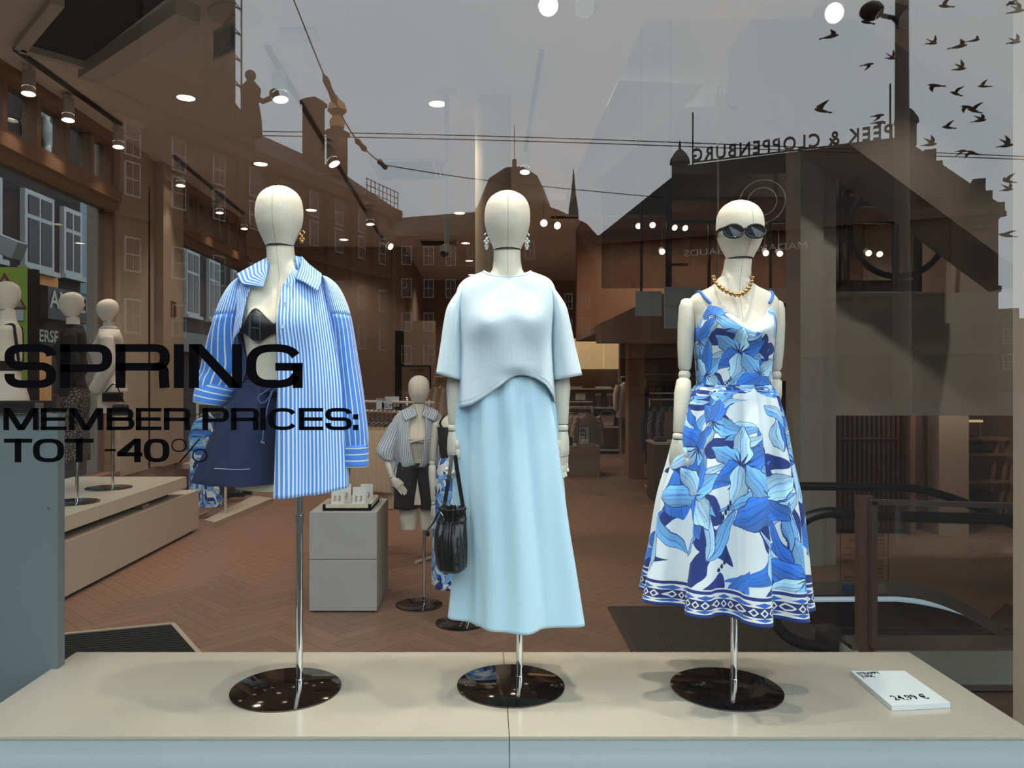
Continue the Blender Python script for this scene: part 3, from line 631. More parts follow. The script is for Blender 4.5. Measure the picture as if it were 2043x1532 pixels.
# birds over the square
M_bird = mat('pigeon_grey', C(70, 58, 46), .9)
def bird(u, v, Z, span, head, up, k):
    c = np.array(RV(u, v, Z)); h = np.array((math.cos(head), math.sin(head)*.6, .15)); h /= np.linalg.norm(h); s = np.cross(h, (0, 0, 1)); s /= np.linalg.norm(s); n = np.cross(s, h); L = span*.55
    g = G(); g.tube([c-h*L*.75, c-h*L*.45, c-h*L*.1, c+h*L*.25, c+h*L*.42, c+h*L*.52], [.002, L*.10, L*.15, L*.13, L*.08, L*.02], 8)
    for sg_, a in ((1, up), (-1, up*R.uniform(.5, 1.2))):
        d = s*sg_*math.cos(a)+n*math.sin(a); H = span/2
        A = [[c+h*L*.2+d*H*.05, c+h*L*.25+d*H*.45, c+h*L*.0+d*H*.75, c-h*L*.25+d*H], [c-h*L*.15+d*H*.05, c-h*L*.12+d*H*.4, c-h*L*.2+d*H*.72, c-h*L*.28+d*H]]
        B = sheet(A, 7, 3)[0]; g.grid(B-n*L*.015); g.grid(B[:, ::-1]+n*L*.015)
    g.prism([c-h*L*.55+s*L*.05, c-h*L*.95+s*L*.16, c-h*L*.95-s*L*.16, c-h*L*.55-s*L*.05], tuple(n*.01))
    g.one('pigeon', M_bird, 'mirrored grey pigeon, '+k, 'bird', 'pigeons mirrored in the sky at the upper right')
places = ('right of the lamp post near the top edge', 'high in the corner of the frame', 'below the corner bird at the frame edge', 'left of the lamp post under the silver spotlight', 'left of the three spotlights, alone', 'large one with spread wings right of the post', 'second in the row right of the post', 'third in the row right of the post', 'at the frame edge level with the row',
 'under the spotlights, wings down', 'close left of the post, wing up', 'small one under the row', 'wing raised, right of the post at mid height', 'dark small one beside the wing raiser', 'pale wings near the frame edge', 'alone left of the sign, wings down', 'upper of two overlapping above the sign', 'lower of two overlapping above the sign', 'small one left of a big pair', 'big one gliding right of the turret', 'third of the cluster right of the turret', 'wing up over the turret roof', 'grazing the store roof', 'small one above the wires', 'gliding just above the wires', 'at the frame edge above the wires', 'upper of two right of the store wall', 'lower of two right of the store wall', 'tiny one beside the store wall', 'lowest one beside the store wall')
for (u, v), k in zip(((1884, 12), (2020, 6), (2032, 22), (1728, 44), (1660, 72), (1862, 86), (1916, 92), (1946, 80), (2027, 84), (1734, 128), (1780, 116), (1918, 137), (1864, 170), (1906, 186), (1961, 172), (1637, 220), (1755, 230), (1757, 244), (1929, 213), (1942, 220), (1957, 240), (1890, 254), (1858, 288), (1921, 301), (1939, 304), (2010, 290), (2010, 361), (2012, 378), (2001, 430), (2006, 469)), places):
    bird(u, v, R.uniform(24, 30), R.uniform(.55, .75), R.choice((0.2, 2.9, -.3, 3.4))+R.uniform(-.3, .3), R.choice((.9, -.4, .3, 1.0, .7)), k)
# ---------------------------------------------------------------- the side street behind the left windows
M_dkbrick = mat('dark_brick', C(27, 25, 25), .95, noise=.15, scale=12)
M_paint = mat('white_window_paint', C(160, 162, 160), .6)
M_dpane = mat('dark_window_pane', C(16, 18, 20), .3, spec=.15)
FX = -11.0
def street_house(name, lab, y0, y1, h, m): 
    t = thing(name, lab, 'building', (FX, (y0+y1)/2, -.06)); G().box(FX-6, FX, y0, y1, -.06, h).build('wall', m, t); return t
def sash(t, y0, y1, z0, z1, frame=M_paint):
    f = G().box(FX, FX+.12, y0, y1, z0, z1).box(FX, FX+.22, y0-.1, y1+.1, z0-.12, z0).build('window', frame, t)
    g = G(); w = (y1-y0); zm = z0+(z1-z0)*.66
    for a, b in ((y0+.12, y0+w/2-.05), (y0+w/2+.05, y1-.12)):
        for c, d in ((z0+.12, zm-.05), (zm+.06, z1-.12)): g.box(FX+.11, FX+.135, a, b, c, d)
    g.build('pane', M_dpane, f)
h1 = street_house('brick_house', 'dark brick house with white sash windows seen through the near left window', 5, 20.95, 13, M_dkbrick)
for y0, y1, z0, z1 in ((18.25, 19.5, 4.3, 6.15), (19.95, 20.85, 4.35, 6.1), (19.2, 20.2, 7.0, 8.3), (16.3, 17.4, 4.3, 6.15), (16.5, 17.5, 7.2, 8.6), (14, 15.2, 4.3, 6.15)): sash(h1, y0, y1, z0, z1)
a = np.linspace(0, 2*pi, 25)
G().tube(np.stack((0*a+FX+.15, 18.75+.42*np.cos(a), 7.55+.62*np.sin(a)), 1), .13+.05*np.sin(a*5), 8).build('carved_wreath', M_paint, h1, smooth=True)
G().box(FX, FX+.1, 18.2, 19.3, 8.5, 9.4).build('painted_panel', mat('panel_print', C(150, 156, 160), .6, noise=.6, scale=5), h1)
G().box(FX, FX+.3, 18.9, 20.9, 3.1, 3.9).build('shop_board', mat('shop_board', C(36, 33, 32), .6), h1)
text('shop_name', 'ANNEKEH', .62, (FX+.32, 18.95, 3.38), mat('sign_cream', C(170, 164, 148), .6), h1, rot=(pi/2, 0, pi/2), weight=.012)
text('shop_subtitle', 'ERSE VO', .42, (FX+.02, 19.0, 2.55), MATS['sign_cream'], h1, rot=(pi/2, 0, pi/2), weight=.008)
G().box(FX, FX+.05, 18.9, 19.5, .6, 2.4).box(FX, FX+.05, 19.0, 19.8, 3.95, 4.35).build('lit_shop_window', mat('shop_glow', C(190, 128, 70), .8, noise=.5, scale=6, emit=.35), h1)
h2 = street_house('blue_house', 'tall smooth blue-grey house front across the side street', 20.98, 22.5, 14, mat('bluegrey_render', C(112, 130, 140), .7))
h3 = street_house('dark_house', 'dark house front with narrow white windows, seen through the far left window', 22.5, 36, 13, M_dkbrick)
for y0, y1, z0, z1 in ((28.2, 29.5, 4.0, 6.4), (30.5, 31.8, 4.0, 6.4), (25.5, 26.6, 4.0, 6.4), (28.0, 29.2, 8.2, 10.2), (30.8, 31.9, 8.2, 10.2), (33.4, 34.6, 4, 6.4)): sash(h3, y0, y1, z0, z1)
G().box(FX, FX+.35, 23.5, 36, 2.6, 3.3).build('canopy', mat('canopy_grey', C(104, 104, 102), .8), h3)
h4 = street_house('pale_house', 'pale house front at the end of the side street', 36, 46, 15, mat('bluegrey_render', C(112, 130, 140), .7))
t = thing('warning_board', 'yellow-green board with warning triangles behind the leftmost mannequin', 'sign', (-5.75, 9.0, -.06))
G().box(-6.2, X(55, 9), 9.0, 9.04, .9, Zv(533, 9)).build('board', mat('signal_green', C(172, 192, 62), .6), t)
G().box(X(55, 9), X(69, 9), 9.0, 9.1, -.06, Zv(533, 9)-.02).build('post', M_black, t)
def tri(cx_, cz_, r): return [(cx_+r*math.sin(k*2*pi/3), 8.995, cz_+r*math.cos(k*2*pi/3)) for k in range(3)]
for u, v, r in ((10, 572, .17), (38, 607, .11)):
    c = (X(u, 9), Zv(v, 9)); G().prism(tri(*c, r), (0, -.004, 0)).build('triangle', mat('triangle_red', C(150, 70, 50), .6), t); G().prism([(x, 8.99, z) for x, _, z in tri(*c, r*.62)], (0, -.004, 0)).build('triangle_face', mat('sign_cream', C(170, 164, 148), .6), t)
G().box(X(0, 9), X(48, 9), 8.99, 9.0, Zv(640, 9), Zv(618, 9)).build('label_strip', M_card, t)
text('label_text', 'ee', .1, (X(1, 9), 8.985, Zv(633, 9)), M_print, t)
t = thing('shop_lantern', 'tilted white box lantern outside the near left window', 'sign', (X(20, 11), 11, Zv(500, 11)))
G().bar((X(-20, 11), 11, Zv(478, 11)), (X(40, 11), 11, Zv(502, 11)), .25, .26).build('box', M_paint, t, bevel=.01)
G().bar((X(-20, 11), 11.1, Zv(478, 11)), (-10.99, 11.4, Zv(470, 11)), .03, .03).build('bracket', M_black, t)
# ================================================================ mannequins
STD = np.array([(1.585, .048, .050, 0), (1.55, .049, .052, 0), (1.515, .054, .056, .002), (1.495, .066, .060, .004), (1.478, .092, .064, .006), (1.464, .126, .068, .008), (1.450, .150, .072, .008), (1.43, .162, .078, .006), (1.40, .162, .086, .002), (1.35, .150, .096, -.004), (1.30, .142, .104, -.01),
                (1.24, .134, .100, -.008), (1.15, .120, .088, 0), (1.07, .115, .084, 0), (1.00, .135, .096, .004), (.93, .158, .108, .008), (.86, .166, .112, .008), (.78, .163, .104, .004), (.72, .160, .098, 0)])
def torso_pt(z, th, off=0.0):
    zz = STD[::-1, 0]; hw = np.interp(z, zz, STD[::-1, 1])+off; hd = np.interp(z, zz, STD[::-1, 2])+off; yc = np.interp(z, zz, STD[::-1, 3])
    n = np.interp(z, [1.38, 1.44, 1.48, 1.52], [2.1, 2.7, 2.5, 2.0])
    s, c = np.sin(th), np.cos(th)
    x = hw*np.sign(s)*np.abs(s)**(2/n); y = yc-hd*np.sign(c)*np.abs(c)**(2/n)
    f = np.clip(c, 0, 1)
    y = y-.034*f*(np.exp(-((np.abs(x)-.068)/.042)**2-((z-1.31)/.05)**2))
    return np.stack((x, y, 0*th+z), -1)
HEAD = [(0.0, .02), (.02, .30), (.055, .50), (.11, .70), (.18, .845), (.27, .945), (.36, .985), (.46, 1.0), (.56, .985), (.66, .935), (.75, .865), (.83, .785), (.90, .70), (.96, .63), (1.0, .59)]
def finger(g, p, d, bend, L, r):
    pts = [np.array(p)]; d = np.array(d, float); rad = [r]
    for k, f in enumerate((.42, .32, .26)):
        d2 = d+np.array(bend)*(k*.55); d2 /= np.linalg.norm(d2)
        a = pts[-1]; pts += [a+d2*L*f*.12, a+d2*L*f*.88, a+d2*L*f]; rad += [r*(1-.05*k), r*(.95-.06*k), r*(.74-.05*k)]
    rad[-1] = r*.35; g.tube(pts, rad, 8)
def hand(root, p, s, phi=.9, curl=.25, m=None, fwd=(0, 0, 0), sc=1.0, down=(0, 0, -1)):
    m = m or M_limb; p = np.array(p, float); d = np.array(down, float)+np.array(fwd); d /= np.linalg.norm(d)
    a = np.array((math.cos(phi)*s, -math.sin(phi), 0)); a = a-d*np.dot(a, d); a /= np.linalg.norm(a)   # towards the thumb
    b = np.cross(d, a)
    if b[0]*s < 0: b = -b
    g = G(); rs = []
    for t, hw, th in ((0, .019, .014), (.008, .021, .016), (.03, .027, .017), (.06, .031, .016), (.08, .031, .014), (.085, .028, .011)):
        c = p+d*t*sc; k = np.arange(16)/16*2*pi
        rs.append(c+np.outer(np.sign(np.cos(k))*np.abs(np.cos(k))**.7*hw*sc, a)+np.outer(np.sign(np.sin(k))*np.abs(np.sin(k))**.7*th*sc, b))
    h = g.rings(rs).build('hand', m, root, smooth=True, local=True)
    for i, L in enumerate((.066, .075, .072, .056)):
        g = G(); finger(g, p+d*.086*sc+a*(.0225-i*.015)*sc, d, -b*curl, L*sc, .0078*sc)
        g.build('finger', m, h, smooth=True, local=True)
    g = G(); t0 = p+d*.034*sc+a*.027*sc; dd = d+a*.20-b*.06; dd /= np.linalg.norm(dd)
    g.tube([t0-a*.012*sc, t0, t0+dd*.024*sc, t0+dd*.026*sc, t0+dd*.03*sc, t0+dd*.05*sc, t0+dd*.058*sc], np.array([.007, .0095, .0095, .0075, .009, .0075, .003])*sc, 8)
    g.build('thumb', m, h, smooth=True, local=True)
M_limb = mat('painted_wood_limb', C(206, 200, 184), .5, noise=.03, scale=30)
M_seam = mat('seam_thread', C(150, 140, 124), .9)
def mannequin(label, loc, H, rz=0, hx=0.0, turn=0.0, arms=(), pole=(.05, 0), disc=(0, 0), name='mannequin', legs=False, group=None, headw=.083, cut=.72, dr=.195, pr=.011, tilt=0):
    k = H/1.80; t = thing(name, label, 'mannequin', loc, group, rz)
    # base and pole
    G().lathe([(dr, 0), (dr, .005), (dr-.002, .006), (.001, .006)], (disc[0], disc[1], 0), 64).build('base_plate', M_mirror, t, local=True, smooth=True)
    px, py = pole; zc = cut*k+.16
    pg = G().tube([(px, py, .006), (px, py, .62*k), (px, py, zc)], pr*1.15, 18)
    po = pg.build('pole', M_chrome, t, local=True, smooth=True)
    G().tube([(px, py, .59*k), (px, py, .62*k)], pr*1.45, 18).build('collar', M_chrome, po, local=True, smooth=True)
    G().tube([(px, py, .004), (px, py, .03)], pr*1.4, 18).build('foot_ring', M_chrome, po, local=True, smooth=True)
    th = np.arange(48)/48*2*pi
    zs = np.concatenate((np.linspace(1.585, 1.40, 22), np.linspace(1.385, cut, 34)))
    rs = [torso_pt(z, th) for z in zs]
    for r in rs[:8]: r[:, 0] += hx*np.clip((r[:, 2]-1.46)/.12, 0, 1)/k
    body = G().rings([r*k for r in rs]).build('torso', M_linen, t, local=True, smooth=True)
    if legs:
        for s in (-1, 1):
            G().tube([(s*.078*k, 0, .84*k), (s*.08*k, 0, .7*k), (s*.082*k, 0, .60*k), (s*.082*k, 0, .595*k)], [.07*k, .076*k, .068*k, .060*k], 20).build('thigh', M_linen, t, local=True, smooth=True)
    # head
    hh = .215*k; z0 = 1.80*k; rs = []; a = np.arange(40)/40*2*pi+pi/2; ct, st = math.cos(turn), math.sin(turn)
    for q, f in HEAD:
        hw = headw*k*f; hd = hw*(1.18 if q < .7 else 1.18-.25*(q-.7)/.3); yo = -.012*k*math.sin(q*pi)-(.010*k if q > .6 else 0)*(q-.6)/.4
        x = hw*np.cos(a); y = yo-hd*np.sin(a); rs.append(np.stack((hx+x*ct-y*st, x*st+y*ct, 0*a+z0-q*hh), 1))
    rs = [np.array(r) for r in np.stack([cat_rom(np.array(rs)[:, j], 44) for j in range(40)], 1)]
    head = G().rings(rs).build('head', M_linen, t, local=True, smooth=True)
    G().tube([r[0]*np.array((1, 1, 1)) for r in rs[1:]], .0007*k, 5, cap=False).build('seam', M_seam, head, local=True)
    G().tube([np.mean(rs[-1], 0)+np.array((0, 0, .001)), np.mean(rs[-1], 0)-np.array((0, 0, .003))], .0470*k, 32).build('neck_joint', M_void, head, local=True)
    fr = torso_pt(1.5, np.array([0.]))[0]
    G().tube([(torso_pt(z, np.array([0.]))[0]+np.array((hx/k*min(1, max(0, (z-1.46)/.12)), 0, 0)))*k for z in np.linspace(1.58, 1.12, 40)], .0006*k, 5, cap=False).build('seam', M_seam, body, local=True)
    for A in arms:              # shoulder, elbow, wrist, side, hand options
        S, E, Wp, s, opt = A; S, E, Wp = (np.array(q, float) for q in (S, E, Wp))
        d1 = (E-S)/np.linalg.norm(E-S); d2 = (Wp-E)/np.linalg.norm(Wp-E)
        g = G().tube([S-d1*.012*k, S-d1*.006*k, S+d1*.02*k, S+d1*.08*k, S+(E-S)*.6, E-d1*.03*k, E-d1*.018*k], np.array([.010, .021, .029, .031, .029, .0235, .018])*k, 20)
        ua = g.build('upper_arm', M_limb, t, local=True, smooth=True)
        G().ball(E, .022*k, n=16, m=10).build('elbow_joint', M_limb, ua, local=True, smooth=True)
        G().tube([E+d2*.014*k, E+d2*.022*k, E+d2*.07*k, E+(Wp-E)*.6, Wp-d2*.004*k, Wp], np.array([.018, .026, .0305, .026, .0205, .018])*k, 20).build('forearm', M_limb, t, local=True, smooth=True)
        G().tube([Wp+d2*.003*k, Wp+d2*.006*k, Wp+d2*.02*k, Wp+d2*.023*k], np.array([.018, .0205, .0205, .018])*k, 18).build('wrist', M_limb, t, local=True, smooth=True)
        hand(t, Wp+d2*.025*k, s, sc=k*1.05, **opt)
    return t
PT = .49                        # top of the podium
Z1, Z2, Z3 = 2.757, 2.79, 2.76
x1, x2, x3 = X(566, Z1), X(1012, Z2), X(1464, Z3)
def L1(u, v, y=0, Z=Z1, x=None): return (X(u, Z)-x, y, Zv(v, Z)-PT)
mannequin('linen covered mannequin in the blue striped shirt, standing at the left of the podium', (x1, Z1, PT), 1.803, hx=X(559, Z1)-x1, pole=(X(595, Z1)-x1, .02), disc=(X(571, Z1)-x1, 0))
q = lambda u, v, y=0: L1(u, v, y, Z2, x2)
mannequin('linen covered mannequin in the white t-shirt, standing in the middle of the podium', (x2, Z2, PT), 1.794, pole=(X(1037, Z2)-x2, .02), disc=(X(1019, Z2)-x2, 0),
          arms=((q(912, 610), q(908, 735), q(906, 846, -.02), 1, dict(phi=1.0, curl=.9)), (q(1112, 610), q(1121, 735), q(1121, 846, -.02), -1, dict(phi=.9, curl=.25))))
q = lambda u, v, y=0: L1(u, v, y, Z3, x3)
mannequin('linen covered mannequin wearing sunglasses and a floral dress, at the right of the podium', (x3, Z3, PT), 1.752, hx=X(1473, Z3)-x3, turn=.16, pole=(X(1468, Z3)-x3, .02), disc=(X(1449, Z3)-x3, 0), headw=.082,
          arms=((q(1371, 602), q(1364, 748, -.01), q(1347, 862, -.05), 1, dict(phi=.7, curl=.2)), (q(1552, 605, .01), q(1553, 748, .03), q(1549, 855, .06), -1, dict(phi=.9, curl=.25))))
for s, u in ((-1, 1381), (1, 1541)): pass
# ---------------------------------------------------------------- clothes on the podium mannequins
def cl(rows, Zc, n=64, nv=40, th=(-pi, pi), fold=None, vtop=None, vbot=None, sq=2.0, R0=.2, push=None):
    rows = np.array(rows, float); A = cat_rom(rows, nv); T = np.linspace(0, 1, n)
    out = np.zeros((nv, n, 3)); uv = np.zeros((nv, n, 2))
    for i, (v, uL, uR, ry, yc) in enumerate(A):
        f = i/(nv-1); t0, t1 = (th(f) if callable(th) else th); a = t0+(t1-t0)*T
        s, c = np.sin(a), np.cos(a); cx = X((uL+uR)/2, Zc); rx = (uR-uL)/2/F*Zc
        e = 2/sq; xx = rx*np.sign(s)*np.abs(s)**e; yy = -ry*np.sign(c)*np.abs(c)**e
        if fold is not None:
            m = fold(f, a); rr = np.sqrt(xx**2+yy**2)+1e-6; xx = xx*(1+m/rr); yy = yy*(1+m/rr)
        vv = np.full(n, v)
        xw = cx+xx; up = xw/Zc*F+CU
        if vtop is not None: vt = vtop(up, a); vv = vv+(vt-A[0, 0])*(1-f)**2
        if vbot is not None: vb = vbot(up, a); vv = vv+(vb-A[-1, 0])*f**2
        out[i] = np.stack((xw, Zc+yc+yy, Zv(vv, Zc)), 1); uv[i] = np.stack((a*R0+5, out[i, :, 2]), 1)
    if push is not None: out = push(out)
    return out, uv
def put(A): return G().grid(A[0], A[1])
def sleeve(rows, Zc, n=28, nv=18, fold=None, R0=.055):  # rows: u, v, half width px, half depth m, y, tilt px
    A = cat_rom(np.array(rows, float), nv); a = np.linspace(-pi, pi, n); out = np.zeros((nv, n, 3)); uv = np.zeros((nv, n, 2)); d = 0
    for i, (u, v, hw, hd, y, tl) in enumerate(A):
        m = 1+(fold(i/(nv-1), a) if fold is not None else 0)
        out[i] = np.stack((X(u+hw*np.sin(a)*m, Zc), Zc+y-hd*np.cos(a)*m, Zv(v+tl*np.sin(a), Zc)), 1)
        if i: d += np.linalg.norm(out[i].mean(0)-out[i-1].mean(0))
        uv[i] = np.stack((a*R0+3, 0*a+d+.01), 1)
    return out, uv
M_tee = mat('white_jersey', C(202, 219, 228), .8, noise=.02, scale=180, bump=.12, sheen=.2)
M_skirt = mat('pale_blue_cotton', C(178, 212, 228), .75, noise=.02, scale=120, bump=.06, sheen=.15)
M_denim = mat('navy_denim', C(7, 28, 68), .85, noise=.14, scale=150, bump=.15)
M_bra = mat('black_satin', C(14, 15, 22), .45)
M_sbody = stripes('fine_blue_stripe', C(72, 142, 226), C(214, 228, 240), .0125, .56)
M_sslee = stripes('wide_blue_stripe', C(58, 128, 216), C(212, 216, 208), .024, .80)
M_scuff = stripes('cuff_stripe', C(58, 128, 216), C(212, 216, 208), .022, .80, axis='Y')
wob = lambda f, a: .006*np.sin(3*a+1+2*f)+.004*np.sin(7*a+5*f)
# striped shirt
t = thing('shirt', 'oversized blue and white striped shirt worn open over navy shorts', 'shirt', (x1, Z1, PT+.9))
rows = ((541, 528, 604, .070, .012), (552, 500, 632, .082, .012), (563, 478, 652, .092, .012), (585, 470, 660, .108, .008), (620, 474, 668, .130, 0), (660, 470, 676, .150, 0), (710, 466, 684, .158, .0), (770, 462, 690, .162, .0), (840, 460, 692, .168, .005), (920, 458, 694, .174, .01), (968, 458, 694, .176, .01))
def thf(f):
    r = np.interp(f, [0, .1, .25, .45, .7, 1], [.62, .30, .14, .03, .02, -.03]); l = np.interp(f, [0, .1, .25, .36, .5, .6, .8, 1], [-.75, -.42, -.5, -.74, -.80, -1.45, -2.0, -2.1])
    return (r, 2*pi+l)
def vb(up, a): return np.where(np.cos(a) > 0, 962+18*np.cos(a), 962+14*np.cos(a))
def bust1(o):
    xs = o[..., 0]-x1; fr = np.clip((Z1-o[..., 1])/.1, 0, 1); o[..., 1] -= fr*.034*np.exp(-((np.abs(xs)-.074)/.055)**2-((o[..., 2]-1.80)/.075)**2); return o
A = cl(rows, Z1, 96, 48, thf, lambda f, a: .010*f*np.sin(5*a+2)+.006*f*np.sin(11*a)+.004*np.sin(3*a+4*f), None, vb, 2.15, push=bust1)
put(A).build('body', M_sbody, t, smooth=True, solid=.0025)
B = A[0]; G().grid(np.stack((B[6:, 0], B[6:, 2], B[6:, 4]), 1)-np.array((0, .004, 0)), np.stack((A[1][6:, 0], A[1][6:, 2], A[1][6:, 4]), 1)).build('placket', M_sbody, t, smooth=True, solid=.002)
M_btn = mat('pearl_button', C(200, 216, 232), .25)
for v in (576, 616, 662):
    i = int(np.argmin(abs(B[:, 2, 2]-Zv(v, Z1)))); c = B[i, 2]; G().lathe([(.006, -.009), (.007, -.011), (.0045, -.0105)], c, 14, 'y').build('button', M_btn, t)
for rows in (((650, 553, 7, .045, .004, 2), (662, 570, 13, .060, 0, 2), (673, 608, 20, .072, .0, 2), (684, 650, 20, .074, 0, 1), (691, 720, 23, .072, .0, 0), (699, 800, 27, .070, 0, 0), (705, 860, 29, .064, -.005, 0), (707, 890, 27, .056, -.008, 0)),
             ((486, 554, 7, .045, .004, -2), (474, 571, 14, .060, .002, -2), (464, 605, 24, .074, 0, -3), (452, 650, 29, .078, .005, -3), (447, 690, 36, .076, .015, -4), (442, 730, 45, .07, .03, -4), (432, 755, 46, .07, .04, 4), (425, 775, 38, .062, .03, 8))):
    S = sleeve(rows, Z1, 36, 34, lambda f, a: (.05*np.sin(4*a+9*f)*f+.03*np.sin(2*a+17*f))*min(1, f*2), R0=.066); kk = int(np.argmin(np.abs(S[0][:, :, 2].mean(1)-Zv(632, Z1))))
    G().grid(S[0][:kk+1], S[1][:kk+1]).build('shoulder', M_sbody, t, smooth=True, solid=.002); G().grid(S[0][kk:], S[1][kk:]).build('sleeve', M_sslee, t, smooth=True, solid=.002)
    G().tube(S[0][kk], .0016, 5, cap=False).build('shoulder_seam', M_sbody, t)
put(sleeve(((707, 886, 28, .058, -.008, 0), (707, 905, 28, .058, -.008, 0), (707, 929, 28.5, .058, -.008, 1)), Z1, 36, 8)).build('cuff', M_scuff, t, smooth=True, solid=.003)
put(sleeve(((430, 766, 37, .062, .03, 10), (424, 784, 36, .062, .02, 8), (417, 806, 31, .056, .01, 4)), Z1, 36, 10, lambda f, a: .04*np.sin(3*a))).build('cuff', M_scuff, t, smooth=True, solid=.004)
def leaf(ptsA): return [[P(u, v, Z1+y) for u, v, y in r] for r in ptsA]
for rr in ((((601, 511, .01), (616, 527, -.01), (642, 547, -.05)), ((599, 530, -.04), (615, 548, -.068), (641, 565, -.088)), ((590, 556, -.088), (609, 564, -.104), (634, 581, -.110))),
           (((539, 511, .01), (510, 526, -.01), (472, 547, -.045)), ((537, 530, -.05), (512, 546, -.068), (482, 567, -.080)), ((533, 548, -.088), (529, 559, -.098), (525, 573, -.108)))):
    B2, U2 = sheet(leaf(rr), 14, 14, lin=True); G().grid(B2, U2).build('collar', M_sbody, t, smooth=True, solid=.004)
a = np.linspace(-.25*pi, 1.25*pi, 24); top = np.stack((X(570, Z1)+X(CU+31, Z1)*np.cos(a), Z1+.012+.060*np.sin(a), Zv(513, Z1)+0*a), 1)
bot = np.stack((X(569, Z1)+X(CU+40, Z1)*np.cos(a), Z1+.012+.075*np.sin(a), Zv(545, Z1)+0*a), 1)
G().grid([top, (top+bot)/2+np.array((0, 0, .003)), bot], [np.stack((a*.06+1, 0*a+.01*i), 1) for i in (1, 2, 3)]).build('collar_stand', M_sbody, t, smooth=True, solid=.003)
# bra
t = thing('bra', 'black strapless bra under the open striped shirt', 'bra', (x1, Z1, PT+1.25))
th = np.linspace(-pi, pi, 97)
def band(zt, zb, off, hx=0): return np.stack([np.stack([torso_pt(1.803/1.803*(zb(a)+(zt(a)-zb(a))*f), np.array([a]), off)[0]+np.array((x1, Z1, PT)) for a in th]) for f in np.linspace(0, 1, 9)])
cup = lambda a: np.exp(-((abs(a)-.42)/.30)**2)
zt = lambda a: 1.294+.060*cup(a) if abs(a) < 1.5 else 1.285
zb = lambda a: 1.272-.034*cup(a) if abs(a) < 1.5 else 1.245
G().grid(band(zt, zb, .007)).build('band', M_bra, t, smooth=True, solid=.003)
G().ball((X(550, Z1), Z1-.125, Zv(652, Z1)), .003).build('bow', M_bra, t)
# shorts
t = thing('shorts', 'flared navy denim shorts with a drawstring', 'shorts', (x1, Z1, PT+.7))
fo = lambda f, a: .012*f*np.sin(4*a+1)+.004*np.sin(9*a)
for rows in (((764, 488, 580, .108, 0), (785, 476, 580, .118, 0), (820, 456, 582, .135, 0), (880, 428, 582, .150, 0), (945, 401, 581, .165, 0), (958, 399, 580, .166, 0)), ((764, 560, 628, .100, .0), (785, 562, 634, .106, 0), (820, 564, 640, .115, 0), (880, 566, 644, .12, 0), (945, 570, 646, .125, 0), (950, 572, 646, .125, 0))):
    put(cl(rows, Z1, 64, 30, (-pi, pi), fo, None, None, 2.3)).build('trouser_leg', M_denim, t, smooth=True, solid=.003)
wb = cl(((758, 492, 626, .105, 0), (766, 490, 630, .112, 0), (782, 482, 638, .122, 0)), Z1, 64, 8, (-pi, pi), lambda f, a: .002*np.sin(40*a)); put(wb).build('waistband', M_denim, t, smooth=True, solid=.004)
M_cord = mat('navy_cord', C(60, 84, 130), .8)
G().tube(cat_rom([P(*p) for p in ((542, 772, 2.625), (528, 782, 2.61), (515, 792, 2.605), (522, 805, 2.60), (535, 795, 2.60), (545, 778, 2.61), (560, 777, 2.61), (572, 788, 2.61))], 40), .0022, 6).tube(cat_rom([P(*p) for p in ((545, 778, 2.61), (537, 800, 2.595), (528, 840, 2.57), (523, 882, 2.56))], 20), .0022, 6).build('drawstring', M_cord, t, smooth=True)
G().tube([P(520, 883, 2.56), P(527, 884, 2.56)], .004, 6).build('cord_end', M_chrome, t)
st = cl(((925, 409, 579, .1655, 0), (930, 407, 579, .1665, 0)), Z1, 64, 2, (-1.5, 1.5), lambda f, a: .0122*.95*np.sin(4*a+1)+.0045*np.sin(9*a)+.003)
G().tube(st[0][0], .0011, 4).build('stitching', mat('pale_thread', C(150, 160, 176), .8), t)
# white t-shirt
t = thing('t_shirt', 'white short-sleeved t-shirt tucked in at the front, on the middle mannequin', 't-shirt', (x2, Z2, PT+.9))
rows = ((546, 966, 1058, .066, .004), (553, 944, 1080, .078, .006), (562, 924, 1098, .088, .006), (580, 912, 1108, .102, .002), (612, 914, 1108, .122, -.004), (648, 919, 1103, .146, -.006), (690, 920, 1102, .152, 0), (740, 918, 1105, .152, 0), (790, 916, 1109, .158, 0))
hem = lambda up, a: np.where(np.cos(a) > -.1, np.interp(up, [905, 918, 940, 970, 1000, 1015, 1030, 1045, 1065, 1085, 1100, 1112], [812, 812, 806, 788, 766, 754, 748, 749, 755, 768, 790, 815]), 812)
neck = lambda up, a: 541+16*np.clip(np.cos(a), 0, 1)**1.5
def bust(o):
    xs = o[..., 0]-x2; z = o[..., 2]; fr = np.clip((Z2-o[..., 1])/.1, 0, 1); zz = Zv(652, Z2)
    o[..., 1] -= fr*.030*np.exp(-((np.abs(xs)-.072)/.05)**2-((z-zz)/.06)**2)
    drop = np.clip((zz-z)/.25, 0, 1); o[..., 1] -= fr*(.014*drop*np.sin(xs*46+.6+drop)+.018*drop*np.exp(-((xs-.02-drop*.05)/.03)**2)-.016*drop*np.exp(-((xs-.10)/.03)**2))
    tuck = np.exp(-((xs-.032)/.05)**2)*np.clip((Zv(735, Z2)-z)/.03, 0, 1)*fr; o[..., 1] += tuck*.035
    return o
A = cl(rows, Z2, 96, 56, (-pi, pi), lambda f, a: .004*f*np.sin(6*a+3), neck, hem, 2.25, push=bust)
put(A).build('body', M_tee, t, smooth=True, solid=.003)
G().grid(np.stack((A[0][0]+np.array((0, 0, .003)), A[0][1]+np.array((0, -.002, 0)), A[0][2]+np.array((0, -.0035, 0))))).build('neck_rib', M_tee, t, smooth=True, solid=.004)
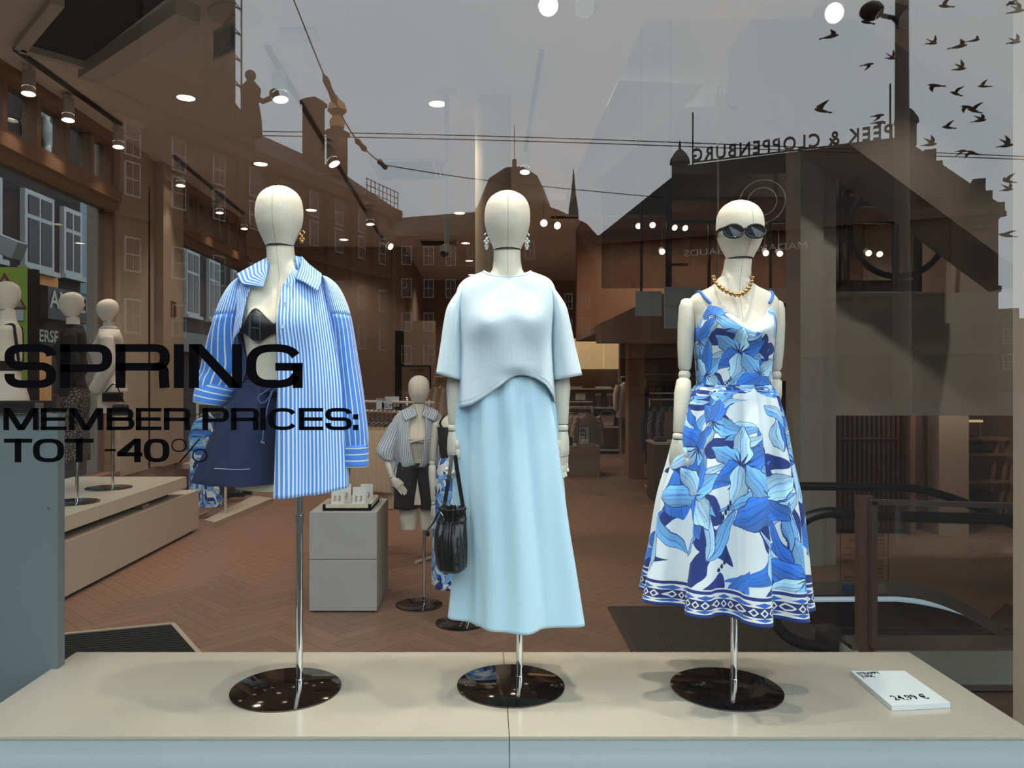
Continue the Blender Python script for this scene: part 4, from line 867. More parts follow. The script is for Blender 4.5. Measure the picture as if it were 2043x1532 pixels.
G().tube(A[0][-2]+np.array((0, -.0005, .012)), .0014, 5, cap=False).build('hem_stitching', mat('tee_stitch', C(206, 214, 220), .8), t)
for rows in (((926, 572, 10, .055, .005, -6), (911, 604, 16, .068, 0, -5), (905, 634, 18, .076, 0, -3), (901, 690, 22, .080, 0, 0), (897, 752, 26.5, .084, 0, 7)), ((1096, 572, 10, .055, .005, 6), (1111, 604, 16, .068, 0, 5), (1117, 634, 18, .076, 0, 3), (1123, 690, 23, .080, 0, 0), (1131, 753, 28.5, .084, 0, -5))):
    S = sleeve(rows, Z2, 40, 26, lambda f, a: .03*np.sin(3*a+4*f)*f); put(S).build('sleeve', M_tee, t, smooth=True, solid=.003)
    G().tube(S[0][8], .0016, 5, cap=False).build('shoulder_seam', MATS['tee_stitch'], t)
# pale blue long skirt
t = thing('skirt', 'long pale blue gathered skirt on the middle mannequin', 'skirt', (x2, Z2, PT+.3))
rows = ((752, 930, 1096, .118, 0), (765, 926, 1098, .124, 0), (800, 921, 1103, .140, 0), (850, 919, 1111, .152, 0), (950, 918, 1122, .168, 0), (1050, 921, 1133, .180, 0), (1150, 920, 1147, .190, 0), (1226, 915, 1158, .198, 0))
fs = lambda f, a: (.0028*np.exp(-f*7)*np.sin(64*a)+np.sin(pi*min(1, f*1.1+.12))*.006*np.sin(9*a+.8+1.5*f)+.022*f**1.1*np.sin(5*a+2.5)+.012*f**1.1*np.sin(8*a+.6)+.006*np.sin(13*a+1)*min(1, f*3))
A = cl(rows, Z2, 260, 60, (-pi, pi), fs, None, None, 2.1)
put(A).build('body', M_skirt, t, smooth=True, solid=.0025)
G().tube(A[0][-5]+np.array((0, 0, .0)), .0012, 4, cap=False).build('hem_stitching', mat('skirt_stitch', C(214, 230, 236), .8), t)
put(cl(((744, 933, 1093, .112, 0), (748, 932, 1094, .115, 0), (753, 930, 1096, .118, 0)), Z2, 200, 8, (-pi, pi), lambda f, a: .0035*np.sin(70*a))).build('waistband', M_skirt, t, smooth=True, solid=.003)
# ---------------------------------------------------------------- floral print, drawn into an image
def floral(name, W=1500, Hh=1500, seed=3, border=True, base=(222, 232, 236)):
    r = np.random.RandomState(seed); im = np.empty((Hh, W, 3), np.float32); im[:] = np.array(base)/255
    NAVY, MID, SKYB, PALE, LINE = (np.array(c)/255 for c in ((12, 46, 122), (46, 116, 212), (112, 178, 238), (168, 212, 244), (20, 40, 104)))
    def petal(x, y, ang, L, Wd, bend, col, line=1.6, vein=True, grad=.0, sh=.8):
        L *= 1.22; Wd *= 1.25
        R_ = int(L+Wd+8)
        for ox in (-W, 0, W):
            xa, xb = int(max(0, x+ox-R_)), int(min(W, x+ox+R_)); ya, yb = int(max(0, y-R_)), int(min(Hh, y+R_))
            if xa >= xb or ya >= yb: continue
            gx, gy = np.meshgrid(np.arange(xa, xb)-x-ox, np.arange(ya, yb)-y)
            c, s = math.cos(ang), math.sin(ang); t = (gx*c+gy*s)/L; q = -gx*s+gy*c
            q = q-bend*L*(t*t)*np.where(t > 0, 1, 0)-.02*L*np.sin(t*9+x)
            wd = Wd*np.sin(pi*np.clip(t, 0, 1)**sh)**.85*(1+.10*np.sin(t*17+y)); ins = (t > 0) & (t < 1) & (np.abs(q) < wd)
            if not ins.any(): continue
            S = im[ya:yb, xa:xb]; k = np.clip(q/np.maximum(wd, 1), -1, 1)[..., None]
            cc = col*(1-grad*.35*k)+(1-col)*grad*.22*np.clip(k, 0, 1)
            if vein: cc = cc*(1-.16*((np.sin(q/Wd*15+t*5) > .86)[..., None]))
            S[ins] = np.clip(cc, 0, 1)[ins]
            if line: S[ins & (np.abs(q) > wd-line)] = LINE
            if vein and line: S[ins & (np.abs(q) < .8) & (t < .85)] = LINE*.6+col*.4
    pts = []
    for k in range(4000):
        p = (r.rand()*W, r.rand()*Hh)
        if all(min(abs(p[0]-a), W-abs(p[0]-a))**2+(p[1]-b)**2 > 128**2 for a, b in pts): pts.append(p)
    for i, (x, y) in enumerate(pts):      # long dark ribbons
        if i % 7 < 6: petal(x, y, r.choice((1.3, 1.8, -1.4, .4, 2.7))+r.randn()*.25, r.uniform(130, 230), r.uniform(20, 34), r.uniform(-.6, .6), NAVY, 0, False)
        if i % 2: petal(x+40, y+30, r.choice((1.3, 1.8, -1.6))+r.randn()*.4, r.uniform(120, 210), r.uniform(22, 36), r.uniform(-.7, .7), MID, 0, True, .3)
    for i, (x, y) in enumerate(pts):      # narrow leaves in sprays
        a0 = r.rand()*6.28
        for j in range(2 if i % 3 else 4): petal(x-30, y+40, a0+j*.42, r.uniform(100, 160), r.uniform(11, 18), r.uniform(-.4, .4), (SKYB, PALE, SKYB, MID, PALE)[(i+j) % 5], 1.7, True, .3)
    for i, (x, y) in enumerate(pts):      # lilies
        if i % 3 == 0:
            a0 = r.rand()*6.28; n = 6 if i % 2 == 0 else 4
            for j in range(n): petal(x, y, a0+j*6.28/n+r.randn()*.12, r.uniform(84, 122), r.uniform(26, 36), r.uniform(-.3, .3), (SKYB, MID, PALE)[(i//2+j) % 3], 2.0, True, .6, .72)
            for j in range(6): petal(x, y, a0+.4+j*.5, 38, 2.2, .3, LINE, 0, False)
        elif i % 3 == 1:
            for j in range(4): petal(x+j*9, y+j*13, .6+(i % 3), 15, 4, 0, LINE*.7, 0, False)
    if border:
        yy, xx = np.mgrid[0:Hh, 0:W]; f = yy/Hh
        def fill(m, c): im[m] = c
        fill(f < .112, np.array((226, 230, 226))/255); fill((f > .096) & (f < .107), NAVY); fill(f < .022, NAVY)
        k = 24.0; ph = np.abs((xx/k) % 1-.5)*2
        fill((f > .042) & (f < .076), LINE)
        dm = ph+np.abs(f-.059)/.016; fill(dm < .92, np.array((226, 230, 226))/255); fill(dm < .48, LINE)
        for c0 in (.034, .084):
            ph2 = np.abs((xx/(2*k)+.25) % 1-.5)*2; fill(ph2+np.abs(f-c0)/.009 < .9, MID*.7+NAVY*.3)
    img = bpy.data.images.new(name, W, Hh); px = np.ones((Hh, W, 4), np.float32); px[..., :3] = im; img.pixels.foreach_set(px.ravel()); img.update(); img.pack()
    m = mat(name, (1, 1, 1, 1), .75, sheen=.1); n = m.node_tree.nodes; L = m.node_tree.links
    tx = n.new('ShaderNodeTexImage'); tx.image = img; uv = n.new('ShaderNodeUVMap'); L.new(uv.outputs[0], tx.inputs['Vector']); L.new(tx.outputs['Color'], n['Principled BSDF'].inputs['Base Color'])
    return m
M_floral = floral('blue_lily_print')
t = thing('dress', 'strappy white and blue floral midi dress with a patterned hem band', 'dress', (x3, Z3, PT+.3))
def uvd(A, v0, v1, sp=1.0):
    n = A.shape[1]; m = A.shape[0]; U, V = np.meshgrid((np.linspace(0, 1, n)-.5)*sp+.5, np.linspace(v0, v1, m)); return np.stack((U, V), 2)
rows = ((606, 1397, 1538, .092, .0), (625, 1389, 1541, .112, -.004), (650, 1385, 1542, .128, -.006), (680, 1386, 1541, .122, -.002), (715, 1389, 1539, .108, 0), (745, 1391, 1537, .104, 0), (769, 1392, 1536, .104, 0))
def vee(up, a):
    fr = np.interp(up, [1380, 1396, 1403, 1480, 1532, 1538, 1545], [640, 612, 604, 660, 606, 612, 636]); return np.where(np.cos(a) > 0, fr, 640)
def bust3(o):
    xs = o[..., 0]-X(1466, Z3); fr = np.clip((Z3-o[..., 1])/.1, 0, 1); o[..., 1] -= fr*.030*np.exp(-((np.abs(xs)-.062)/.045)**2-((o[..., 2]-Zv(655, Z3))/.05)**2); return o
A = cl(rows, Z3, 161, 36, (-pi, pi), None, vee, None, 2.2, push=bust3)[0]
G().grid(A, uvd(A, .53, .25, .78)).build('bodice', M_floral, t, smooth=True, solid=.002)
rows = ((768, 1392, 1536, .104, 0), (778, 1386, 1539, .116, 0), (795, 1377, 1545, .130, 0), (850, 1361, 1556, .156, 0), (920, 1346, 1566, .180, 0), (1000, 1326, 1580, .202, 0), (1100, 1312, 1588, .216, 0), (1160, 1302, 1591, .226, 0), (1200, 1297, 1594, .232, 0))
def pleat(f, a):
    s = np.sin(9*a+.55); b = np.sign(s)*np.abs(s)**.5; return (.004+.042*f)*b+.008*f*np.sin(4*a+1)+.0025*np.exp(-f*10)*np.sin(60*a)
A = cl(rows, Z3, 361, 70, (-pi, pi), pleat, None, lambda up, a: 1196+np.interp(up, [1285, 1608], [-8, 16]), 2.05)[0]
G().grid(A, uvd(A, .72, .0, 1.0)).build('skirt', M_floral, t, smooth=True, solid=.002)
M_strap = mat('strap_blue', C(70, 130, 214), .7, noise=.4, scale=60)
kz = 1.752/1.8
for sgn, dx in ((-1, .000), (1, 0)):
    pts = [np.array(torso_pt(z, np.array([sgn*b_]), .003)[0])*kz+np.array((x3, Z3, PT)) for z, b_ in ((1.415, .62), (1.43, .70), (1.445, .85), (1.457, 1.1), (1.464, 1.5), (1.458, 2.0), (1.43, 2.35), (1.36, 2.5))]
    G().tube(cat_rom(pts, 30), .005, 8).build('strap', M_strap, t, smooth=True)
# sunglasses, necklace, earrings
t = thing('sunglasses', 'slim oval black sunglasses on the right podium mannequin', 'sunglasses', P(1487, 462, Z3-.1))
a = np.linspace(0, 2*pi, 41)
def pg_(u, v, y): return np.array(P(u, v, Z3+y))
M_acet = mat('black_acetate', C(12, 12, 13), .12); M_lens = mat('smoke_lens', C(38, 44, 54), .05)
for u, y in ((1465, -.124), (1509, -.122)):
    c = pg_(u, 461, y); rx = X(CU+18.5, Z3); e = np.stack((c[0]+rx*np.cos(a), c[1]+.006*np.cos(a)**2*(1 if u > 1480 else 1), c[2]+.0225*np.sin(a)*(1-.08*np.cos(a))), 1)
    f = G().tube(e, .0042, 10, cap=False).build('rim', M_acet, t, smooth=True); G().prism([tuple(p) for p in e[:-1]], (0, .002, 0)).build('lens', M_lens, f)
G().tube(cat_rom([pg_(1481, 459, -.125), pg_(1487, 456, -.128), pg_(1493, 458, -.123)], 9), .0042, 8).build('bridge', M_acet, t, smooth=True)
G().tube(cat_rom([pg_(1448, 455, -.124), pg_(1441, 457, -.09), pg_(1431, 463, -.03), pg_(1427, 478, .03)], 16), [.0065]*8+[.0055]*6+[.004, .003], 8).build('temple', M_acet, t, smooth=True)
G().tube(cat_rom([pg_(1527, 456, -.12), pg_(1529, 458, -.07), pg_(1523, 463, 0), pg_(1519, 472, .04)], 16), .0045, 8).build('temple', M_acet, t, smooth=True)
t = thing('necklace', 'gold necklace of heart-shaped links on the sunglasses mannequin', 'necklace', P(1466, 590, Z3-.08))
pts = cat_rom([pg_(u, v, y) for u, v, y in ((1422, 551, -.02), (1426, 562, -.06), (1436, 573, -.080), (1450, 582, -.090), (1466, 588, -.096), (1480, 586, -.094), (1491, 577, -.082), (1498, 565, -.062), (1501, 552, -.02))], 61)
G().tube(pts, .0018, 6).build('chain', M_gold, t)
for i in range(2, 60, 4):
    k = (.0095 if 12 < i < 48 else .007); p = pts[i]
    G().ball(p+np.array((-.003, -.004, .002)), k*.62, .004, k*.7, 10, 6).ball(p+np.array((.003, -.004, .002)), k*.62, .004, k*.7, 10, 6).prism([p+np.array((-k*.95, -.006, 0)), p+np.array((k*.95, -.006, 0)), p+np.array((0, -.006, -k*1.1))], (0, .005, 0)).build('heart_link', M_gold, t, smooth=True)
def earring(p, lab, m=None, pear=True):
    t = thing('earring', lab, 'earring', tuple(p), 'earrings'); p = np.array(p)
    G().tube([p+.008*np.array((math.cos(k), 0, math.sin(k))) for k in np.linspace(0, 6.28, 17)], .0025, 6).build('hoop', M_gold if not pear else M_chrome, t, smooth=True)
    for j, (dx, dz, r) in enumerate(((0, -.014, .006), (-.006, -.022, .006), (.006, -.022, .006), (0, -.030, .007), (-.004, -.038, .005), (.004, -.039, .005), (0, -.047, .006))[:7 if pear else 4]):
        G().ball(p+np.array((dx, -.004, dz)), r, n=10, m=7).build('pearl', m or mat('pearl', C(220, 222, 214), .15, .2), t, smooth=True)
earring(P(603, 465, Z1-.01), 'small gold shell earring on the striped shirt mannequin', M_gold, False)
earring(P(971, 470, Z2-.005), 'pearl cluster earring left of the middle mannequin face'); earring(P(1051, 470, Z2-.005), 'pearl cluster earring right of the middle mannequin face')
# black bucket bag hung from the middle mannequin's hand
Zb = Z2-.10; M_lea = mat('black_leather', C(8, 8, 9), .25, bump=.3, scale=60)
t = thing('handbag', 'black leather drawstring bucket bag hanging from the hand of the middle mannequin', 'handbag', P(900, 1132, Zb))
put(cl(((1036, 876, 926, .048, .0), (1044, 874, 926, .052, 0), (1060, 870, 928, .066, 0), (1090, 868, 930, .075, 0), (1120, 872, 930, .078, 0), (1131, 876, 928, .078, 0), (1134, 884, 920, .06, 0), (1134, 900, 906, .005, 0)), Zb, 72, 30, (-pi, pi), lambda f, a: .007*(1-f)**2*np.sin(14*a)+.002*np.sin(5*a), None, None, 2.4)).build('body', M_lea, t, smooth=True, solid=.003)
put(cl(((1012, 878, 926, .05, 0), (1026, 882, 922, .038, 0), (1037, 880, 924, .044, 0)), Zb, 72, 10, (-pi, pi), lambda f, a: .008*np.sin(14*a))).build('gathered_top', M_lea, t, smooth=True, solid=.003)
for pp in (((902, 908, .02), (896, 950, .0), (888, 1000, -.01), (881, 1040, -.02)), ((908, 908, .02), (914, 950, .02), (922, 1000, .02), (927, 1036, .02))):
    c = cat_rom([P(u, v, Zb+y) for u, v, y in pp], 20); G().grid(np.stack((c-np.array((.007, 0, 0)), c+np.array((.007, 0, 0))), 1)).build('strap', M_lea, t, solid=.004)
G().tube(cat_rom([P(u, v, Zb+y) for u, v, y in ((884, 1030, -.05), (876, 1022, -.03), (865, 1042, -.01), (853, 1058, 0))], 16), .0035, 6).lathe([(.004, .0), (.008, -.012), (.006, -.02)], P(853, 1058, Zb), 10).build('tassel', M_lea, t, smooth=True)
for u in (892, 898): G().tube(cat_rom([P(u+2, 1042, Zb-.055), P(u, 1062, Zb-.075), P(u-1, 1085, Zb-.084), P(u, 1105, Zb-.084)], 12), .0022, 6).build('drawstring', M_lea, t, smooth=True)
# ================================================================ podium, lettering, furniture
t = thing('podium', 'low white glossy display podium in front carrying three mannequins', 'podium', (X(1000, 2.75), 2.75, 0))
for a, b in ((-1.66, .079), (.081, 1.733)):
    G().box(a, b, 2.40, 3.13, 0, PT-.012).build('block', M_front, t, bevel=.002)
    G().box(a, b, 2.395, 3.135, PT-.012, PT).build('top_board', M_lam, t, bevel=.0015)
def PZ(u, v, z): Z = F*(EYE-z)/(v-CV); return (X(u, Z), Z)     # a point of the picture on the level z
t = thing('price_card', 'thick white acrylic price card lying at the right end of the podium', 'price card', (*PZ(1795, 1375, PT), PT))
zc_ = PT+.018
q = [PZ(u, v, zc_) for u, v in ((1697, 1338), (1805, 1338), (1896, 1402), (1779, 1408))]
G().prism([(x, y, PT+.001) for x, y in q], (0, 0, .017)).build('card', mat('acrylic_white', C(206, 212, 214), .3), t)
ax = np.array((*PZ(1779, 1408, zc_), 0)); bx = np.array((*PZ(1896, 1402, zc_), 0)); ang = math.atan2(bx[1]-ax[1], bx[0]-ax[0])
def flat_text(name, s, u, v, size, sx):
    o = text(name, s, size, (*PZ(u, v, zc_), zc_+.0006), M_print, t, rot=(0, 0, ang), weight=.0003, depth=.0002); o.scale = (sx, 1.6, 1); return o
flat_text('item_name', 'STRAPPY', 1713, 1346, .018, 1.25); flat_text('item_name', 'JURK', 1721, 1351.5, .018, 1.25); flat_text('price', '24,99 €', 1786, 1397, .033, 1.25)
# --- black vinyl lettering on the pane: drawn as strokes of a wide grotesque
YG = GY-.0012; KP = YG/F
def arc(cx, cy, rx, ry, a0, a1, n=10, e=2.5):
    o = []
    for k in range(n+1):
        a = math.radians(a0+(a1-a0)*k/n); c, s = math.cos(a), math.sin(a)
        o.append((cx+rx*math.copysign(abs(c)**(2/e), c), cy+ry*math.copysign(abs(s)**(2/e), s)))
    return o
def glyph(ch, x0, x1, y0, y1, sv, sh):
    L, Rr, T, B = x0+sv/2, x1-sv/2, y0+sh/2, y1-sh/2; w, h = Rr-L, B-T; M_ = T+h*.5; cx = (L+Rr)/2; r = min(w*.42, h*.42)
    if ch == 'I': return [[(cx, y0), (cx, y1)]]
    if ch == 'N': return [[(L, y1), (L, y0)], [(Rr, y1), (Rr, y0)], ('poly', [(x0, y0), (x0+sv*1.25, y0), (x1, y1), (x1-sv*1.25, y1)])]
    if ch == 'M': return [[(L, y1), (L, y0)], [(Rr, y1), (Rr, y0)], ('poly', [(x0, y0), (x0+sv*1.3, y0), (cx+sv*.62, y1), (cx-sv*.62, y1)]), ('poly', [(x1-sv*1.3, y0), (x1, y0), (cx+sv*.62, y1), (cx-sv*.62, y1)])]
    if ch == 'E': return [[(L, y1), (L, y0)], [(x0, T), (x1, T)], [(x0, M_), (x1-w*.04, M_)], [(x0, B), (x1, B)]]
    if ch == 'T': return [[(x0, T), (x1, T)], [(cx, y0), (cx, y1)]]
    if ch in 'PR':
        m = T+h*(.56 if ch == 'P' else .52); ry = (m-T)/2; rx = min(ry*1.1, w*.45)
        S = [[(L, y1), (L, y0)], [(x0, T), (Rr-rx, T)]+arc(Rr-rx, T+ry, rx, ry, -90, 90, 14)+[(x0, m)]]
        if ch == 'R': S.append([(Rr-rx*1.2, m)]+arc(Rr-rx*.72, m+ry*.62, rx*.62, ry*.62, -90, 0, 8)+[(Rr-rx*.1, B-sh), (Rr-rx*.02, y1)])
        return S
    if ch == 'B':
        ry = h/4; rx = ry*1.25
        return [[(L, y1), (L, y0)], [(x0, T), (Rr-rx-w*.04, T)]+arc(Rr-rx-w*.04, T+ry, rx, ry, -90, 90, 12)+[(x0, M_)], [(x0, M_), (Rr-rx, M_)]+arc(Rr-rx, M_+ry, rx, ry, -90, 90, 12)+[(x0, B)]]
    if ch in 'O0': return [arc(cx, (T+B)/2, w/2, h/2, 0, 360, 44, 2.7)]
    if ch == 'C': return [arc(cx, (T+B)/2, w/2, h/2, -28, -332, 40, 2.7)]
    if ch == 'G': return [arc(cx, (T+B)/2, w/2, h/2, -28, -334, 40, 2.7), [(cx+w*.02, M_+h*.02), (x1, M_+h*.02)], [(Rr, M_+h*.02-sh/2), (Rr, y1)]]
    if ch == 'S':
        ry = h/4; rx = ry*1.5
        return [arc(Rr-rx, T+ry, rx, ry, -5, -90, 8)+arc(L+rx, T+ry, rx, ry, -90, -270, 16)+arc(Rr-rx, M_+ry, rx, ry, -90, 90, 16)+arc(L+rx, M_+ry, rx, ry, 90, 185, 8)]
    if ch == '4': yb = T+h*.70; return [[(x1-w*.26, y0), (x1-w*.26, y1)], [(x0, yb), (x1, yb)], ('poly', [(x1-w*.26-sv*.5, y0), (x1-w*.26+sv*.3, y0), (x0+sv*1.1, yb+sh*.4), (x0, yb+sh*.4), (x0, yb-sh*.5)])]
    if ch == '-': return [[(x0, (y0+y1)/2), (x1, (y0+y1)/2)]]
    if ch == ':': return [('poly', [(x0, a), (x1, a), (x1, a+x1-x0), (x0, a+x1-x0)]) for a in (y0+(y1-y0)*.28, y1-(x1-x0))]
    if ch == '%': d = .42; return [arc(x0+w*.22, T+h*.27, w*.20, h*.27, 0, 360, 24, 2.2), arc(x1-w*.22, B-h*.27, w*.20, h*.27, 0, 360, 24, 2.2), [(x1-w*.22, y0), (x0+w*.24, y1)]]
def letter(parent, ch, x0, x1, y0, y1, sv, sh):
    g = G()
    def add(poly): g.prism([((u-CU)*KP, YG, EYE-(v-CV)*KP) for u, v in poly], (0, -.0006, 0))
    for S in glyph(ch, x0, x1, y0, y1, sv, sh):
        if S[0] == 'poly': add(S[1]); continue
        p = np.array(S, float); keep = [0]+[i for i in range(1, len(p)) if np.linalg.norm(p[i]-p[i-1]) > .05]; p = p[keep]
        closed = np.linalg.norm(p[0]-p[-1]) < .5 and len(p) > 4
        if closed: p = p[:-1]; d = np.roll(p, -1, 0)-np.roll(p, 1, 0)
        else: d = np.gradient(p, axis=0)
        d /= np.linalg.norm(d, axis=1)[:, None]; wd = np.sqrt((sv*d[:, 1])**2+(sh*d[:, 0])**2)/2
        nrm = np.stack((-d[:, 1], d[:, 0]), 1); a, b = p+nrm*wd[:, None], p-nrm*wd[:, None]; n = len(p)
        for i in range(n if closed else n-1): j = (i+1) % n; add([a[i], a[j], b[j], b[i]])
    return g.build('letter', M_print, parent)
def line(name, lab, y0, y1, sv, sh, items):
    t = thing(name, lab, 'lettering', ((items[0][1]-CU)*KP, YG, EYE-(y1-CV)*KP), 'black vinyl lettering on the pane')
    for ch, a, b in items:
        c0, c1 = (y0, y1) if ch != '-' else ((y0+y1)/2-2, (y0+y1)/2+1)
        letter(t, ch, a, b, c0, c1, *((sv, sh) if ch not in '%-' else (2.6 if ch == '%' else sv, 2.6 if ch == '%' else 4.5)))
line('vinyl_lettering', 'big black vinyl word SPRING on the window pane', 686.5, 774, 20, 15.5, (('S', 9, 112), ('P', 120, 224), ('R', 230.5, 339), ('I', 347, 367), ('N', 377, 483), ('G', 491, 604)))
line('vinyl_lettering', 'black vinyl line MEMBER PRICES: under the word SPRING', 814, 858, 11, 7, (('M', 7, 77), ('E', 82, 133), ('M', 138, 206), ('B', 213, 268), ('E', 271, 322), ('R', 327, 380), ('P', 404, 457), ('R', 461, 517), ('I', 519, 530), ('C', 535, 593), ('E', 596, 645), ('S', 649, 702), (':', 704.5, 715)))
line('vinyl_lettering', 'black vinyl line TOT -40% lowest on the window pane', 875, 922, 13, 8, (('T', 8, 64), ('O', 66, 128), ('T', 129, 187), ('-', 209, 231), ('4', 234, 284), ('0', 287, 338), ('%', 342, 414)))
# --- grey panel at the left edge
t = thing('partition_panel', 'blue-grey panel at the left edge of the podium with a dark top rail', 'panel', (-2.2, 2.97, 0))
G().box(-2.95, X(115, 2.95), 2.95, 3.0, 0, Zv(826, 2.95)).build('panel', mat('panel_bluegrey', C(100, 110, 113), .6, noise=.03, scale=3), t)
G().box(-2.95, X(84, 2.95), 2.93, 3.02, Zv(824, 2.95), Zv(800, 2.95)).build('top_rail', M_black, t)
G().box(X(77, 2.95), X(88, 2.95), 2.925, 2.945, Zv(850, 2.95), Zv(803, 2.95)).build('bracket', M_steel, t)
G().lathe([(.006, 2.949), (.004, 2.944)], (X(98, 2.95), 0, Zv(1012, 2.95)), 10, 'y').build('screw', M_chrome, t)
# --- white bench under the left window
t = thing('window_bench', 'long white display bench along the left window, drawer box below and slab on top', 'bench', (-3.55, 6, 0))
M_bench = mat('bench_white', C(206, 190, 172), .5, noise=.02, scale=3)
G().box(-4.16, -3.02, 4.0, 8.16, .03, .43).build('box', M_bench, t, bevel=.003); G().box(-4.16, -3.06, 4.0, 8.1, 0, .03).build('plinth', M_black, t)
G().box(-4.16, -3.02, 4.0, 7.82, .50, .613).build('slab', M_lamw, t, bevel=.002); G().box(-4.1, -3.16, 4.1, 7.7, .43, .50).build('spacer', M_black, t)
for y in (5.3, 6.9): G().box(-3.14, -3.06, y, y+.14, .43, .47).build('clip', M_steel, t)
# ---------------------------------------------------------------- clothed mannequins further in
def xf(g, loc, rz):
    c, s = math.cos(rz), math.sin(rz); g.v = [(loc[0]+x*c-y*s, loc[1]+x*s+y*c, loc[2]+z) for x, y, z in g.v]; return g
def wrap(k, z0, z1, off, n=48, m=24, th=(-pi, pi), flare=0, fold=None, vneck=0, zt=None):   # a garment following the body between two heights (for a body 1.8 m tall)
    a = np.linspace(th[0], th[1], n); out = np.zeros((m, n, 3)); uv = np.zeros((m, n, 2))
    for j, aa in enumerate(a):
        top = z0-(vneck*max(0, 1-abs(aa)/.5) if vneck else 0)
        if zt: top = zt(aa)
        for i, f in enumerate(np.linspace(0, 1, m)):
            z = top+(z1-top)*f; o = off+flare*f**1.2+(fold(f, aa) if fold else 0)*f
            out[i, j] = torso_pt(max(z, .75), np.array([aa]), o)[0]; out[i, j, 2] = z; uv[i, j] = (aa*.16+3, z)
    return out*k, uv
def arm_sleeve(k, S, E, Wp, r=(.05, .055, .045), n=16):
    pts = cat_rom([S, (np.array(S)+np.array(E))/2, E, (np.array(E)+np.array(Wp))/2, Wp], 14); return G().tube(pts, np.interp(np.linspace(0, 1, 14), [0, .5, 1], r)*k, n, cap=False)
M_blk = mat('black_wool', C(20, 20, 22), .9); M_offw = mat('offwhite_blouse', C(214, 204, 192), .8, bump=.1, scale=80)
zB = .613
def side(label, X_, Y_, H, hx=0): return mannequin(label, (X_, Y_, zB), H, rz=-pi/2+.35, hx=hx, group=None, pole=(0, .03), dr=.2)
spec = ((-3.31, 5.35, 1.67), (-3.30, 6.18, 1.69), (-3.41, 7.0, 1.72))
labs = ('bare-backed mannequin with black straps at the far left edge, facing the side window', 'mannequin in black on the bench, seen from behind in a dark lace skirt', 'mannequin in an off-white shirt at the far end of the bench, turned to the window')
for (mx, my, H), lb in zip(spec, labs): side(lb, mx, my, H)
rz = -pi/2+.35
# first: black strappy top; second: black jacket and lace skirt; third: off-white shirt
k = 1.67/1.8; L0 = (spec[0][0], spec[0][1], zB)
t = thing('strap_top', 'black strap top with a bare back on the leftmost mannequin', 'top', L0, rz=0)
xf(G().grid(wrap(k, 1.20, 1.13, .006)[0]), L0, rz).build('back_band', M_blk, t, smooth=True, solid=.004)
for s in (-1, 1): xf(G().tube(cat_rom([torso_pt(1.2, np.array([pi-s*.5]), .006)[0]*k, torso_pt(1.40, np.array([pi-s*.75]), .006)[0]*k, torso_pt(1.47, np.array([pi-s*1.1]), .008)[0]*k, torso_pt(1.40, np.array([s*.7]), .006)[0]*k, torso_pt(1.2, np.array([s*.6]), .012)[0]*k], 30), .010, 8), L0, rz).build('strap', M_blk, t, smooth=True)
xf(G().grid(wrap(k, 1.05, .70, .012, flare=.03)[0]), L0, rz).one('skirt', M_offw, 'pale skirt on the leftmost mannequin behind the vinyl letters', 'skirt', smooth=True, solid=.003)
k = 1.69/1.8; L0 = (spec[1][0], spec[1][1], zB)
t = thing('jacket', 'black long-sleeved top on the middle mannequin of the bench', 'top', L0)
xf(G().grid(wrap(k, 1.53, .99, .016, zt=lambda a: 1.52, fold=lambda f, a: .012*math.sin(3*a+1))[0]), L0, rz).build('body', M_blk, t, smooth=True, solid=.004)
for s in (-1, 1): xf(arm_sleeve(k, (s*.165*k, 0, 1.43*k), (s*.225*k, .03, 1.15*k), (s*.20*k, -.06, .93*k)), L0, rz).build('sleeve', M_blk, t, smooth=True, solid=.003)
M_lace = mat('dark_lace', C(42, 38, 36), .85); n = M_lace.node_tree.nodes; vo = n.new('ShaderNodeTexVoronoi'); vo.feature = 'DISTANCE_TO_EDGE'; vo.inputs['Scale'].default_value = 42
crp = n.new('ShaderNodeValToRGB'); crp.color_ramp.elements[0].position = .08; crp.color_ramp.elements[0].color = C(26, 24, 24); crp.color_ramp.elements[1].position = .16; crp.color_ramp.elements[1].color = C(110, 98, 90)
tcx = n.new('ShaderNodeTexCoord'); M_lace.node_tree.links.new(tcx.outputs['Object'], vo.inputs['Vector']); M_lace.node_tree.links.new(vo.outputs['Distance'], crp.inputs['Fac']); M_lace.node_tree.links.new(crp.outputs['Color'], n['Principled BSDF'].inputs['Base Color'])
xf(G().grid(wrap(k, 1.02, .36, .012, flare=.012, fold=lambda f, a: .008*math.sin(6*a))[0]), L0, rz).one('skirt', M_lace, 'dark patterned lace midi skirt on the bench mannequin in black', 'skirt', smooth=True, solid=.003)
k = 1.72/1.8; L0 = (spec[2][0], spec[2][1], zB)
t = thing('shirt', 'off-white loose shirt on the far bench mannequin', 'shirt', L0)
xf(G().grid(wrap(k, 1.53, .90, .03, zt=lambda a: 1.51, fold=lambda f, a: .018*math.sin(4*a+1))[0]), L0, rz).build('body', M_offw, t, smooth=True, solid=.004)
for s in (-1, 1): xf(arm_sleeve(k, (s*.17*k, 0, 1.43*k), (s*.235*k, .02, 1.15*k), (s*.22*k, -.10, .92*k), (.058, .066, .05)), L0, rz).build('sleeve', M_offw, t, smooth=True, solid=.003)
a = np.linspace(-pi, pi, 30); xf(G().grid([torso_pt(1.50, a, .012)*k, torso_pt(1.535, a, .016)*k, torso_pt(1.515, a, .028)*k]), L0, rz).build('collar', M_offw, t, smooth=True, solid=.003)
bx_ = np.array((spec[2][0]+.16, spec[2][1]-.22, 0))
t = thing('clutch_bag', 'small black handbag held by the far bench mannequin', 'handbag', (bx_[0], bx_[1], 1.36))
